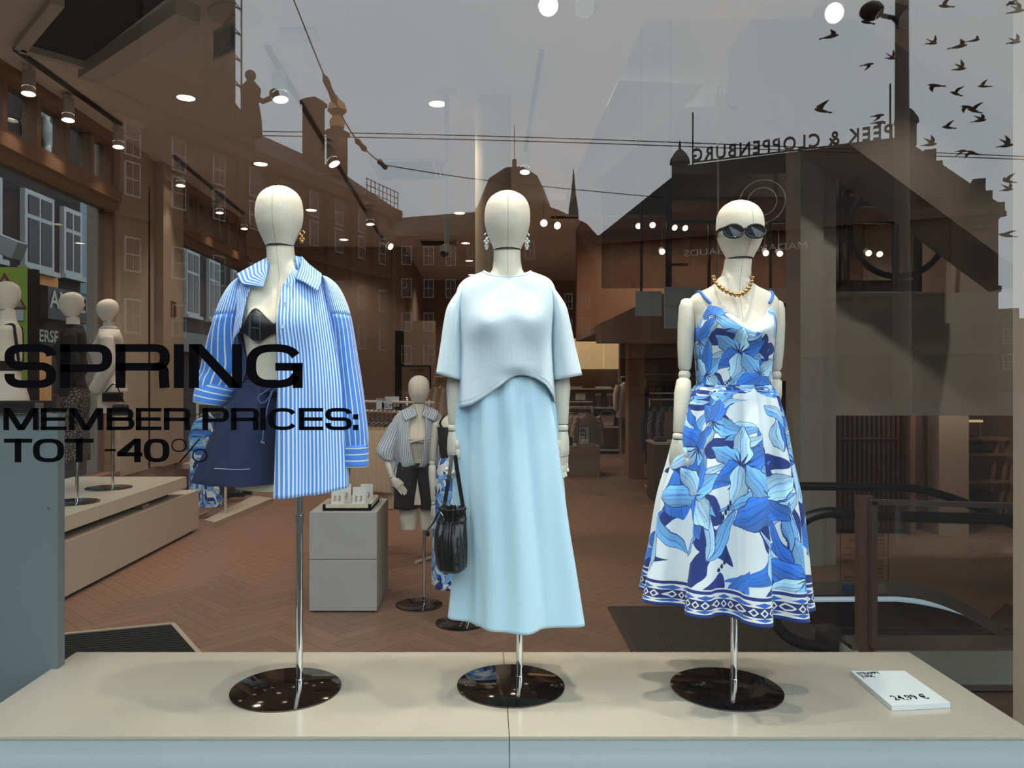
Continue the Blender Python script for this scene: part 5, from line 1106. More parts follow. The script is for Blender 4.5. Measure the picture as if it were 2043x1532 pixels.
G().box(bx_[0]-.10, bx_[0]+.06, bx_[1]-.04, bx_[1]+.04, 1.40, 1.49).build('body', M_lea, t, bevel=.012); G().box(bx_[0]-.02, bx_[0]+.12, bx_[1]-.03, bx_[1]+.03, 1.28, 1.38).build('pouch', M_lea, t, bevel=.02)
G().tube(cat_rom([bx_+np.array((-.08, 0, 1.49)), bx_+np.array((0, 0, 1.56)), bx_+np.array((.08, 0, 1.40))], 12), .006, 6).build('strap', M_lea, t)
# striped-shirt mannequin on the floor, and the one in the print skirt behind the podium
H = 1.63; ZA = 5.46; xa = X(836, ZA); LA = (xa, ZA, 0); k = H/1.8
mannequin('small-looking mannequin on the floor behind, striped shirt tied over black shorts', LA, H, pole=(.035, .02), legs=True, cut=.8, dr=.167,
          arms=((np.array((-.165, 0, 1.42))*k, np.array((-.27, .0, 1.19))*k, np.array((-.20, -.12, 1.03))*k, 1, dict(phi=.3, curl=.3, down=(.65, -.25, -.72))), (np.array((.175, -.02, 1.42))*k, np.array((.175, -.05, 1.13))*k, np.array((.165, -.07, .87))*k, -1, dict(phi=.9, curl=.25))))
t = thing('tied_shirt', 'grey-blue striped shirt knotted at the waist on the floor mannequin', 'shirt', (xa, ZA, .9))
M_st2 = stripes('grey_blue_stripe', C(132, 156, 186), C(226, 222, 212), .016, .5)
rows = ((812, 822, 852, .060, .01), (818, 806, 866, .075, .01), (826, 795, 876, .088, .005), (842, 786, 882, .105, 0), (872, 784, 884, .125, 0), (905, 788, 882, .125, 0), (920, 792, 880, .118, 0), (928, 796, 876, .108, 0))
put(cl(rows, ZA, 72, 26, lambda f: (np.interp(f, [0, .2, .5, .9, 1], [.6, .30, .26, .08, .0]), 2*pi-np.interp(f, [0, .2, .5, .9, 1], [.6, .30, .26, .08, .0])), lambda f, a: .012*f*np.sin(7*a)+.008*np.sin(4*a+3*f), None, None, 2.3)).build('body', M_st2, t, smooth=True, solid=.003)
for rows in (((800, 832, 10, .06, 0, -3), (790, 848, 15, .07, 0, -2), (780, 872, 18, .075, 0, -2), (772, 892, 19, .075, -.02, 0), (770, 905, 17, .068, -.03, 2), (773, 915, 13, .055, -.03, 3)), ((868, 832, 9, .06, .02, 3), (877, 850, 11, .06, .06, 2), (882, 880, 11, .06, .08, 0), (883, 905, 10, .05, .09, 0))):
    put(sleeve(rows, ZA, 24, 16, lambda f, a: .07*np.sin(3*a+12*f)*f)).build('sleeve', M_st2, t, smooth=True, solid=.003)
for rr in ((((826, 806, .02), (816, 812, 0), (800, 820, -.03)), ((828, 814, -.04), (817, 822, -.06), (802, 829, -.08)), ((833, 828, -.085), (823, 833, -.098), (808, 840, -.105))), (((848, 806, .02), (858, 812, 0), (874, 820, -.03)), ((846, 814, -.04), (857, 822, -.06), (872, 829, -.08)), ((841, 828, -.085), (851, 833, -.098), (866, 840, -.105)))):
    B2, U2 = sheet([[P(u, v, ZA+y) for u, v, y in r] for r in rr], 10, 10, lin=True); G().grid(B2, U2).build('collar', M_st2, t, smooth=True, solid=.004)
t = thing('wrap_bra', 'cream crossover bra top under the knotted striped shirt', 'bra', (xa, ZA, 1.1))
for i, (a0, a1) in enumerate(((.0, .05), (.05, .0), (.025, -.015), (-.015, .025))):
    G().tube(cat_rom([np.array(torso_pt(1.29+a0, np.array([-.62]), .01)[0])*k+np.array(LA), np.array(torso_pt(1.30, np.array([0.]), .016+.004*i)[0])*k+np.array(LA), np.array(torso_pt(1.29+a1, np.array([.62]), .01)[0])*k+np.array(LA)], 14), .0085, 8).build('band', M_offw, t, smooth=True)
t = thing('shorts', 'black denim shorts on the floor mannequin', 'shorts', (xa, ZA, .5)); M_bd = mat('black_denim', C(22, 22, 28), .9, noise=.1, scale=90)
for rows in (((922, 796, 842, .10, 0), (940, 792, 842, .115, 0), (970, 788, 840, .125, 0), (1012, 786, 834, .12, 0)), ((922, 830, 876, .10, 0), (940, 831, 880, .115, 0), (970, 832, 884, .125, 0), (1012, 838, 886, .12, 0))):
    put(cl(rows, ZA, 40, 14, (-pi, pi), lambda f, a: .004*np.sin(5*a), None, None, 2.2)).build('trouser_leg', M_bd, t, smooth=True, solid=.004)
put(cl(((921, 795, 877, .106, 0), (932, 793, 879, .116, 0)), ZA, 40, 4)).build('waistband', M_bd, t, smooth=True, solid=.006)
for u, v in ((828, 927), (803, 936)): G().lathe([(.007, -.004), (.005, -.010)], P(u, v, ZA-.12), 10, 'y').build('button', M_gold, t)
earring(P(812, 795, ZA-.02), 'cream beaded earring left on the floor mannequin in the striped shirt', M_offw); earring(P(856, 795, ZA-.02), 'cream beaded earring right on the floor mannequin in the striped shirt', M_offw)
ZE = 5.05; xe = X(918, ZE); LE = (xe, ZE, 0); k = 1.66/1.8
mannequin('mannequin mostly hidden behind the white t-shirt, in a black top and print skirt', LE, 1.66, pole=(.055, .02), disc=(0, 0), dr=.163,
          arms=((np.array((-.168, 0, 1.42))*k, np.array((-.20, .02, 1.14))*k, np.array((-.185, -.02, .87))*k, 1, dict(phi=.9)), (np.array((.168, 0, 1.42))*k, np.array((.19, .02, 1.14))*k, np.array((.18, -.02, .87))*k, -1, dict(phi=.9))))
t = thing('camisole', 'black camisole on the half-hidden mannequin behind the handbag', 'top', (xe, ZE, .9))
xf(G().grid(wrap(k, 1.36, .98, .012, zt=lambda a: 1.40 if abs(a) < 1.2 else 1.30)[0]), LE, 0).build('body', M_blk, t, smooth=True, solid=.003)
for s in (-1, 1): xf(G().tube(cat_rom([torso_pt(z, np.array([s*b]), .008)[0]*k for z, b in ((1.38, .75), (1.43, .9), (1.475, 1.5), (1.42, 2.2), (1.3, 2.4))], 18), .008, 6), LE, 0).build('strap', M_blk, t, smooth=True)
t = thing('print_skirt', 'long blue flower print skirt behind the black handbag', 'skirt', (xe, ZE, .3))
A = cl(((908, 882, 956, .10, 0), (935, 872, 962, .125, 0), (1000, 866, 968, .15, 0), (1100, 863, 974, .165, 0), (1166, 862, 977, .17, 0)), ZE, 90, 24, (-pi, pi), lambda f, a: .010*f*np.sin(6*a))[0]
G().grid(A, uvd(A, .95, .13, .8)).build('body', M_floral, t, smooth=True, solid=.003)
# ---------------------------------------------------------------- grey plinth with an earring tray
Zp = 5.28; t = thing('display_plinth', 'grey two-part cube plinth on the floor behind the striped shirt', 'plinth', (X(692, Zp), Zp+.25, 0))
Zp0, xL, xR = 5.28, X(617, 5.28), X(752, 5.28); ztop = Zv(1022, 5.28)
G().box(xL, xR, Zp0, Zp0+.62, 0.012, ztop*.53-.002).build('lower_block', M_grey, t, bevel=.002); G().box(xL, xR, Zp0, Zp0+.62, ztop*.53+.002, ztop).build('upper_block', M_grey, t, bevel=.002)
G().box(xL+.02, xR-.02, Zp0+.02, Zp0+.6, 0, .53*ztop+.01).build('core', M_black, t)
t = thing('earring_tray', 'cream tray of earring cards on top of the grey plinth', 'tray', ((xL+xR)/2, Zp0+.3, ztop))
tx0, tx1, ty0, ty1 = xL+.08, xR-.05, Zp0+.06, Zp0+.5
G().box(tx0, tx1, ty0, ty1, ztop, ztop+.02).box(tx0, tx1, ty0, ty0+.02, ztop, ztop+.045).box(tx0, tx1, ty1-.02, ty1, ztop, ztop+.045).box(tx0, tx0+.02, ty0, ty1, ztop, ztop+.045).box(tx1-.02, tx1, ty0, ty1, ztop, ztop+.045).build('tray', M_lamw, t)
for j, (dx, dy) in enumerate(((.04, .09), (.19, .09), (.06, .25), (.22, .25))):
    c = thing('earring_card', ('white earring card on the plinth tray, front left', 'white earring card on the plinth tray, front right', 'white earring card on the plinth tray, back left', 'white earring card on the plinth tray, back right')[j], 'jewellery card', (tx0+dx+.04, ty0+dy, ztop+.02), 'earring cards on the tray')
    G().prism([(tx0+dx, ty0+dy, ztop+.02), (tx0+dx+.09, ty0+dy, ztop+.02), (tx0+dx+.09, ty0+dy+.02, ztop+.15), (tx0+dx, ty0+dy+.02, ztop+.15)], (0, .004, 0)).build('card', M_card, c)
    for e_ in (.028, .062):
        p = np.array((tx0+dx+e_, ty0+dy+.004, ztop+.085)); G().ball(p, .007, n=8, m=6).ball(p-np.array((0, .001, .016)), .006, n=8, m=6).ball(p-np.array((.005, .001, .028)), .006, n=8, m=6).build('earring', M_gold, c, smooth=True)
# ---------------------------------------------------------------- clothes rails
M_rail = mat('rail_cream', C(206, 190, 170), .4); M_hang = mat('black_hanger', C(24, 23, 22), .5)
def garment_mesh(w, h, depth, slope, fold, seed, sleeve=True):
    r = np.random.RandomState(seed); g = G(); rs = []
    for i, f in enumerate(np.linspace(0, 1, 9)):
        hw = w/2*(.16+.84*min(1, f*5.2)); zz = -h*f if f > .19 else -h*f*.85
        a = np.arange(20)/20*2*pi; d = depth/2*(.5+.5*min(1, f*4))
        x = hw*np.cos(a)*(1-.08*f+.06*np.sin(f*4+seed)); y = d*np.sin(a)*(1+fold*np.sin(5*a+seed+4*f)*f)
        rs.append(np.stack((x, y, zz+.012*np.sin(3*a+seed)*f), 1))
    g.rings(rs)
    if sleeve:
        for s in (-1, 1): g.tube([(s*w*.40, 0, -h*.10), (s*w*.53, .01, -h*.35), (s*w*.55, -.01, -h*.72), (s*w*.54, 0, -h*.78)], [.05, .055, .05, .045], 9)
    g.uv = [(x*1.0+y*2+5, z*.8+3) for x, y, z in g.v]
    return g
def hang(name, lab, cat, x, y, zr, w, h, dep, m, rz, grp, seed, sleeve=True):
    t = thing(name, lab, cat, (x, y, zr), grp, rz)
    g = garment_mesh(w, h, dep, 0, .35, seed, sleeve); g.v = [(a, b, c-.10) for a, b, c in g.v]; g.build('cloth', m, t, smooth=True, local=True)
    G().tube([(0, 0, -.11), (0, 0, -.03), (.02, 0, .005), (0, 0, .018), (-.02, 0, .005)], .004, 6).tube([(-w*.36, 0, -.135), (0, 0, -.095), (w*.36, 0, -.135)], .007, 6).build('hanger', M_hang, t, local=True)
    return t
def fab(name, c, **k): return mat(name, C(*c), .85, **k)
Fc, Fs, Fk, Ft = fab('cream_knit', (206, 178, 146)), stripes('dark_stripe_cloth', C(60, 58, 56), C(170, 160, 148), .02), fab('charcoal_cloth', (44, 44, 48)), fab('tan_cloth', (190, 152, 112))
Fj, Fr, Fg, Fl = fab('dark_jeans', (38, 40, 50)), fab('red_cloth', (168, 38, 40)), fab('grey_cloth', (70, 66, 62)), fab('leopard_cloth', (150, 116, 82), noise=.7, scale=60)
def rail(name, lab, a, b, z, feet=True):
    t = thing(name, lab, 'clothes rail', (a[0], a[1], 0)); g = G().tube([(a[0], a[1], z), (b[0], b[1], z)], .014, 8); g.build('bar', M_rail, t)
    d = np.array((b[0]-a[0], b[1]-a[1])); d /= np.linalg.norm(d); n = np.array((-d[1], d[0]))
    for p in (a, b):
        G().tube([(p[0], p[1], .02), (p[0], p[1], z+.02)], .016, 8).build('post', M_rail, t)
        if feet: G().tube([(p[0]-n[0]*.28, p[1]-n[1]*.28, .016), (p[0]+n[0]*.28, p[1]+n[1]*.28, .016)], .016, 8).build('foot', M_rail, t)
    G().tube([(a[0], a[1], z+.09), (b[0], b[1], z+.09)], .012, 8).build('top_bar', M_rail, t)
    return t
ra, rb = (X(715, 7.4), 7.4), (X(868, 6.9), 6.9); zr = 1.30
t = rail('clothes_rail', 'cream clothes rail with hanging tops left of the floor mannequin', ra, rb, zr)
seq = [(Fs, .62, 'top', 'dark striped top at the left end of the cream rail', 1), (Fj, 1.0, 'trousers', 'dark jeans hanging at the left of the cream rail', 0), (Fs, .66, 'top', 'striped top in front of the dark jeans on the cream rail', 1)]+[(Fc, .78, 'top', 'cream ribbed top on the cream clothes rail', 1)]*9+[(M_st2, .7, 'shirt', 'blue striped shirt on the cream clothes rail', 1)]*4
for i, (m, h, c, l, s) in enumerate(seq):
    f = .05+.9*i/(len(seq)-1); x, y = ra[0]+(rb[0]-ra[0])*f, ra[1]+(rb[1]-ra[1])*f
    hang('hanging_'+('knitwear' if c != 'trousers' else 'trousers'), (ORD[i-3]+' '+l if 2 < i < 12 else (ORD[i-12]+' '+l if i > 11 else l)), c, x, y, zr, .40 if s else .26, h, .05, m, pi/2-.95+R.uniform(-.12, .12), 'clothes on the cream rail: '+c, i, bool(s))
t = thing('price_sign', 'white price sign standing on the cream rail, nearer one', 'sign', P(766, 815, 7.1)); q = P(751, 816, 7.1); q1 = P(782, 795, 7.1)
G().box(q[0], q1[0], 7.1, 7.106, q[2], q1[2]).build('card', M_card, t); text('price_text', '22,99 €', .048, P(763, 813, 7.095), M_print, t); text('sign_text', 'MEMBER', .022, P(753, 799, 7.095), M_print, t)
G().box(q[0]+.05, q[0]+.07, 7.1, 7.106, zr+.09, q[2]).build('stem', M_black, t)
t = thing('price_sign', 'white price sign standing on the cream rail, half hidden one', 'sign', P(785, 810, 7.2)); q = P(768, 811, 7.2); q1 = P(796, 791, 7.2)
G().box(q[0], q1[0], 7.2, 7.206, q[2], q1[2]).build('card', M_card, t); text('price_text', ',99 €', .042, P(783, 808, 7.195), M_print, t)
G().box(q[0]+.05, q[0]+.07, 7.2, 7.206, zr+.09, q[2]).build('stem', M_black, t)
# far left: floral dress on a short rail, shelf of shoes
t = rail('short_rail', 'short clothes rail holding the floral dress near the far left window', (X(394, 8.9), 8.9), (X(450, 8.9), 8.9), 1.32, True)
tt = hang('hanging_dress', 'blue and white floral dress hanging by the far left window', 'dress', X(412, 8.9), 8.9, 1.32, .42, 1.08, .20, M_floral, .5, None, 3, False)
hang('hanging_trousers', 'dark trousers hanging behind the floral dress by the far left window', 'trousers', X(440, 8.9), 8.95, 1.32, .3, .95, .1, Fj, .7, None, 5, False)
xs0, xs1 = X(418, 8.5), X(560, 9.4)
G().prism([(X(408, 8.45), 8.45, .0), (X(428, 8.3), 8.3, 0), (X(545, 10), 10, 0), (X(505, 10.2), 10.2, 0)], (0, 0, .06)).one('shoe_shelf', M_beige, 'low shelf carrying black shoes near the far left window', 'shelf')
for i, (u, v) in enumerate(((440, 992), (455, 985), (470, 988), (486, 984), (430, 998))):
    x, y = PZ(u, v, .08); lab = ('second', 'third', 'fourth', 'fifth', 'first')[i]
    tsh = thing('shoe', 'black shoe on the low shelf, %s from its near end' % lab, 'shoe', (x, y, .06), 'black shoes on the low shelf')
    G().tube(cat_rom([(x-.11, y, .085), (x-.05, y, .09), (x+.04, y, .105), (x+.11, y, .11)], 9), [.018, .035, .04, .042, .04, .04, .042, .04, .02], 10).build('upper', M_lea, tsh, smooth=True)
    G().box(x-.12, x+.12, y-.04, y+.04, .06, .08).build('sole', M_black, tsh, bevel=.01)
    G().tube([(x-.03, y-.03, .125), (x, y-.035, .135), (x+.03, y-.03, .13)], .006, 6).build('buckle', M_steel, tsh)
t = thing('dried_bouquet', 'small dried flower bunch on the ledge of the far left window', 'plant', (X(345, 8.3), 8.25, .43))
for j in range(12):
    a = j*.52; b = np.array((X(345, 8.1), 8.06, .43)); e_ = b+np.array((.10*math.cos(a), .10*math.sin(a), .08+.06*R.random())); G().tube([b, e_], .003, 5).ball(e_, .014, n=6, m=4).build('stem', mat('dried_plant', C(110, 74, 60), .9), t)
# ---------------------------------------------------------------- panels and posters deep in the shop
G().box(X(788, 14), X(808, 14), 14, 14.3, 0, Zv(660, 14)).setting('trim_7', M_void)
G().box(X(806, 13.5), X(868, 13.5), 13.5, 13.7, 0, Zv(640, 13.5)).setting('wall_panel', mat('panel_taupe', C(146, 124, 106), .8))
t = thing('poster_stand', 'tall grey poster stand behind the head of the floor mannequin', 'poster', (X(830, 12.6), 12.6, 0))
G().box(X(800, 12.6), X(860, 12.6), 12.6, 12.66, 0, Zv(729, 12.6)).build('frame', M_black, t); G().box(X(802, 12.6), X(857, 12.6), 12.59, 12.6, .02, Zv(732, 12.6)).build('poster', mat('poster_grey', C(150, 136, 126), .7), t)
text('poster_text', 'MEMBER', .06, P(820, 741, 12.58), mat('poster_ink', C(84, 70, 60), .7), t)
for i, (u, m) in enumerate(((876, Ft), (884, M_offw), (892, Ft), (899, M_offw))):
    hang('hanging_knitwear', ('leftmost tan', 'second cream', 'third tan', 'rightmost cream')[i]+' top on the rail behind the left t-shirt sleeve', 'top', X(u, 11.8), 11.8, Zv(752, 11.8), .5, .85, .07, m, 1.1, 'tops behind the left sleeve', i+20)
G().tube([P(866, 752, 11.8), P(912, 752, 11.8)], .015, 8).tube([P(912, 752, 11.8), (X(912, 11.8), 11.8, 0)], .015, 8).tube([P(866, 752, 11.8), (X(866, 11.8), 11.8, 0)], .015, 8).one('tall_rail', M_rail, 'thin clothes rail behind the left sleeve of the t-shirt', 'clothes rail')
# shelf unit
Zs = 16.5; t = thing('shelf_unit', 'tall brown wall shelf unit with lit upper panels, right of the middle mannequin', 'shelf unit', (X(1180, Zs), Zs, 0))
G().box(X(1100, Zs), X(1237, Zs), Zs+.32, Zs+.36, 0, Zv(674, Zs)).build('back_panel', M_brown, t)
for u in (1101, 1153, 1205, 1236): G().box(X(u, Zs)-.012, X(u, Zs)+.012, Zs+(.28 if 1110 < u < 1230 else 0), Zs+.34, 0, Zv(674, Zs)).build('upright', M_brown, t)
M_lit = mat('lit_panel', C(226, 196, 142), .6, emit=.28)
for u0, u1, v0 in ((1103, 1152, 675), (1154, 1204, 675), (1206, 1235, 684)): G().box(X(u0, Zs), X(u1, Zs), Zs+.05, Zs+.30, Zv(736, Zs), Zv(v0, Zs)).build('lit_panel', M_lit, t)
for v in (774.5, 812.5, 851, 897): G().box(X(1101, Zs), X(1236, Zs), Zs, Zs+.33, Zv(v, Zs)-.03, Zv(v, Zs)).build('shelf', M_beige, t)
zz = Zv(774.5, Zs)
t = thing('display_tray', 'cream tray with dark jewellery on the top shelf', 'tray', (X(1205, Zs), Zs+.1, zz)); G().box(X(1190, Zs), X(1221, Zs), Zs+.04, Zs+.26, zz, zz+.04).build('tray', M_lamw, t)
for i in range(4): G().ball((X(1195+i*7, Zs), Zs+.12, zz+.06), .035, .05, .025, 8, 5).build('item', M_black, t)
G().box(X(1140, Zs), X(1163, Zs), Zs+.06, Zs+.2, zz, zz+.04).one('small_tray', M_lam, 'low cream tray on the top shelf left of the dark jewellery', 'tray')
zz = Zv(812.5, Zs)
for i, u in enumerate((1195, 1218)):
    t = thing('necklace_stand', 'cream necklace bust on the second shelf, '+('left of two' if i == 0 else 'right of two'), 'jewellery stand', (X(u, Zs), Zs+.1, zz), 'necklace busts')
    p = np.array((X(u, Zs), Zs+.1, zz)); G().lathe([(.06, 0), (.06, .012), (.012, .02), (.012, .10)], p, 12).build('base', M_lam, t, smooth=True)
    G().prism([p+np.array(q) for q in ((-.02, 0, .10), (.02, 0, .10), (.06, 0, .28), (-.06, 0, .28))], (0, .03, 0)).build('bust', mat('bust_tan', C(150, 112, 84), .7), t)
    G().box(p[0]-.06, p[0]+.06, p[1]-.012, p[1]+.04, zz+.24, zz+.30).build('label', M_card, t); G().tube([p+np.array(q) for q in ((-.05, -.01, .26), (-.03, -.012, .14), (0, -.014, .09), (.03, -.012, .14), (.05, -.01, .26))], .006, 5).build('necklace', M_gold, t)
t = thing('price_sign', 'grey price sign above the hanging striped shirts', 'sign', (X(1158, 16.55), 16.55, Zv(798, 16.55))); G().box(X(1148, 16.55), X(1168, 16.55), 16.55, 16.56, Zv(798, 16.55), Zv(784, 16.55)).build('card', M_card, t); G().box(X(1157, 16.55), X(1159, 16.55), 16.55, 16.56, zz, Zv(798, 16.3)).build('stem', M_black, t)
zz = Zv(851, Zs); p = np.array((X(1213, Zs), Zs+.12, zz))
t = thing('shelf_bag', 'cream trapezoid handbag standing on the third shelf', 'handbag', tuple(p)); G().prism([p+np.array(q) for q in ((-.13, 0, 0), (.14, 0, 0), (.18, 0, .26), (.06, 0, .235), (-.08, 0, .235), (-.19, 0, .26))], (0, .12, 0)).build('body', M_offw, t, bevel=.02)
G().tube(cat_rom([p+np.array(q) for q in ((-.16, .06, .25), (-.08, .06, .33), (.08, .06, .33), (.16, .06, .25))], 12), .012, 6).build('handle', M_offw, t)
G().box(X(1190, Zs), X(1233, Zs), Zs+.26, Zs+.30, zz, Zv(818, Zs)).one('shelf_box', M_black, 'black display board behind the cream handbag', 'board')
zz = Zv(897, Zs); p = np.array((X(1218, Zs), Zs+.14, zz)); G().rings([[(p[0]+a*math.cos(q), p[1]+.5*a*math.sin(q), p[2]+h) for q in np.linspace(0, 6.28, 15)[:-1]] for a, h in ((.13, 0), (.13, .03), (.10, .05), (.03, .065))]).one('folded_scarf', M_blk, 'folded black garment on the lowest shelf', 'clothes', smooth=True)
hang('hanging_blouse', 'pale blouse hanging at the right end of the shelf unit', 'blouse', X(1246, 15.6), 15.6, Zv(752, 15.6), .42, .72, .14, M_offw, .5, None, 4)
G().tube([P(1238, 752, 15.6), P(1254, 752, 15.6)], .012, 6).tube([P(1239, 752, 15.6), (X(1239, 15.6), 15.6, 0)], .012, 6).one('blouse_rail', M_rail, 'short rail holding the pale blouse beside the tan column', 'clothes rail')
# plinth with shirts behind it
Zq = 12.65; t = thing('low_plinth', 'low taupe display plinth right of the middle mannequin hand', 'plinth', (X(1160, Zq), Zq+.3, 0)); M_tp = mat('taupe_laminate', C(168, 146, 126), .6)
zt_ = Zv(890, Zq)
G().box(X(1112, Zq), X(1197, Zq), Zq, Zq+.6, zt_*.68+.003, zt_).build('upper_block', M_tp, t, bevel=.003); G().box(X(1112, Zq), X(1197, Zq), Zq, Zq+.6, 0, zt_*.68).build('lower_block', M_tp, t, bevel=.003)
Zh = 13.6; zr = Zv(812, Zh); rail('shirt_rail', 'small rail of striped shirts behind the low plinth', (X(1118, Zh), Zh), (X(1182, Zh), Zh), zr)
for i in range(5):
    hang('hanging_shirt', ('beige striped bow shirt, frontmost on the small rail' if i == 4 else ('rearmost', 'second', 'third', 'fourth')[i]+' beige striped shirt from the back of the small rail'), 'shirt', X(1134+i*9, Zh), Zh+.25-.1*i, zr, .50, .72, .09, stripes('beige_stripe', C(150, 132, 112), C(204, 188, 166), .03), .35, 'striped shirts on the small rail', i+40)
b = np.array(P(1163, 826, Zh-.3))
tb = G().prism([b, b+np.array((-.06, 0, .03)), b+np.array((-.06, 0, -.03))], (0, .01, 0)).prism([b, b+np.array((.06, 0, .03)), b+np.array((.06, 0, -.03))], (0, .01, 0)).one('bow_tie', M_offw, 'cream bow at the collar of the front striped shirt', 'bow')
for (u0, u1, v0, v1, y, l) in ((1154, 1177, 850, 884, Zq+.2, 'taller black-edged price frame on the low plinth'), (1153, 1169, 860, 886, Zq+.1, 'shorter black-edged price frame on the low plinth')):
    t = thing('price_notice', l, 'sign', (X((u0+u1)/2, y), y, zt_)); G().box(X(u0, y), X(u1, y), y, y+.02, zt_, Zv(v0, y)).build('frame', M_black, t); G().box(X(u0+1.5, y), X(u1-1.5, y), y-.004, y, zt_+.02, Zv(v0+1.5, y)).build('card', M_card, t)
    for j in range(2): G().box(X(u0+4, y), X(u0+11+3*j, y), y-.007, y-.004, Zv(v0+6+3*j, y), Zv(v0+4.6+3*j, y)).build('print_line', M_print, t)
G().box(X(1150, Zq), X(1190, Zq), Zq+.02, Zq+.3, zt_, zt_+.03).one('plinth_tray', M_lam, 'cream tray on the low plinth below the price frames', 'tray')
G().box(X(1163, Zq), X(1176, Zq), Zq+.06, Zq+.16, zt_+.03, zt_+.10).one('gift_box', M_card, 'small white box on the plinth tray', 'box', bevel=.01)
G().box(X(1136, Zq), X(1144, Zq), Zq+.08, Zq+.16, zt_, zt_+.14).one('bracelet_roll', M_black, 'black roll standing left on the low plinth', 'display roll', bevel=.02)
# rails right of the tan column
Zw = 13.2; zr = Zv(757, Zw); t = rail('upper_rail', 'high rail with red and dark clothes right of the tan column', (X(1288, Zw), Zw), (X(1400, Zw), Zw), zr, False)
for i in range(12):
    m = (Fk, Fr, Fr, Fl, Fl, Fg, Fk, Fg, Fk, Fg, Fk, Fk)[i]; hang('hanging_garment', ('left' if i == 1 else 'right')+' red garment on the high rail' if m is Fr else (ORD[i]+' garment from the left on the high rail, leopard print' if m is Fl else ORD[i]+' garment from the left on the high rail, a dark one'), 'clothes', X(1293+i*7, Zw), Zw, zr, .45, .58, .06, m, 1.15, 'clothes on the high rail: '+('red' if m is Fr else 'leopard' if m is Fl else 'dark'), i+60, i % 2 == 0)
Zx = 11.2; zr = Zv(797, Zx); rail('lower_rail', 'lower rail of dark and taupe clothes beside the right mannequin arm', (X(1296, Zx), Zx), (X(1400, Zx), Zx), zr)
Fu = fab('taupe_cloth', (140, 120, 102))
for i in range(11):
    m = (Fk, Fs, Fk, Fs, Fg, Fu, Fu, Fu, Fu, Fu, Fu)[i]; hang('hanging_garment', ORD[i]+' garment from the left on the lower rail, '+('taupe' if m is Fu else 'dark'), 'clothes', X(1299+i*8, Zx), Zx, zr, .48, .82, .06, m, 1.0, 'clothes on the lower rail: '+('taupe' if m is Fu else 'dark'), i+80)
t = thing('display_table', 'dark display table below the lower clothes rail', 'table', (X(1350, 10), 10, 0)); G().box(X(1307, 10), X(1400, 10), 10, 10.5, .02, Zv(887, 10)).build('body', mat('table_brown', C(98, 80, 66), .7), t); G().box(X(1305, 10), X(1402, 10), 9.97, 10.53, Zv(887, 10), Zv(883, 10)).build('top', M_beige, t)
G().box(X(1312, 10), X(1335, 10), 10.1, 10.3, Zv(883, 10), Zv(874, 10)).one('folded_clothes', Fg, 'dark folded clothes on the display table', 'clothes', bevel=.02)
# small upstairs rail seen through the ceiling opening
Zu = 11.35; t = rail('upstairs_rail', 'clothes rail upstairs seen through the ceiling opening', (X(1432, Zu), Zu), (X(1575, Zu), Zu), Zv(174, Zu), False)
for i, (u, m) in enumerate(((1440, M_offw), (1450, M_offw), (1462, Fg), (1476, Fg), (1520, Fg), (1532, M_offw), (1546, M_offw))): hang('hanging_garment', ORD[i]+' garment from the left on the upstairs rail, '+('pale' if m is M_offw else 'grey'), 'clothes', X(u, Zu), Zu, Zv(174, Zu), .3, .2, .06, m, .6, 'clothes on the upstairs rail: '+('pale' if m is M_offw else 'grey'), i+99, False)
# ---------------------------------------------------------------- escalator down
M_esc = mat('escalator_dark', C(30, 29, 29), .45); M_clad = mat('escalator_clad', C(132, 118, 106), .35, .3); M_rub = mat('rubber_handrail', C(16, 16, 17), .35)
zn, zf = 4.08, 5.02
es = thing('escalator', 'escalator going down to the right behind the right mannequin', 'escalator', (X(1800, 4.5), 4.5, 0))
G().box(1.9, 6.85, 3.97, 4.12, 0.02, .205).build('near_cladding', mat('clad_grey', C(176, 172, 162), .5), es); G().box(1.9, 6.85, 3.965, 4.14, .205, .225).box(1.9, 6.85, 3.955, 3.97, 0, .03).build('cladding_rail', M_steel, es)
pts = [P(u, v, zf) for u, v in ((1600, 1160), (1750, 1160), (1800, 1162), (1850, 1172), (1900, 1190), (1950, 1218), (2000, 1252), (2060, 1300))]
low = [(x, y, -.9) for x, y, z in pts]; G().grid([pts, low]).build('far_skirt', M_esc, es, solid=.03)
lw = [P(u, v, zf-.02) for u, v in ((1590, 1196), (1750, 1195), (1800, 1196), (1850, 1203), (1900, 1215), (1950, 1234), (2000, 1262), (2060, 1300))]; G().tube(cat_rom(lw, 40), .017, 8, sq=1).build('light_strip', mat('strip_light', C(190, 206, 220), .4, emit=.5), es)
tp = [P(u, v, zf-.03) for u, v in ((1590, 1160), (1750, 1160), (1800, 1162), (1850, 1172), (1900, 1190), (1950, 1218), (2000, 1252), (2060, 1300))]; bt = [(x, y, z-.085) for x, y, z in tp]; G().grid([cat_rom(tp, 30), cat_rom(bt, 30)]).build('skirt_panel', M_clad, es, solid=.02)
G().tube(cat_rom([P(u, v, zn) for u, v in ((2075, 1037), (1900, 1033), (1700, 1027), (1655, 1022), (1612, 1033), (1583, 1062), (1556, 1120), (1543, 1185), (1546, 1235), (1562, 1262), (1595, 1282), (1650, 1291))], 60), .030, 12).build('near_handrail', M_rub, es, smooth=True)
G().tube(cat_rom([P(u, v, zf) for u, v in ((1555, 1010), (1562, 985), (1580, 971), (1700, 971), (1805, 973), (1860, 982), (1930, 1005), (2000, 1036), (2080, 1075))], 50), .028, 12).build('far_handrail', M_rub, es, smooth=True)
G().prism([P(u, v, zn+.03) for u, v in ((1640, 1300), (1644, 1262), (1660, 1254), (1676, 1256), (1694, 1290), (1694, 1302))], (0, .1, 0)).build('newel_box', M_esc, es)
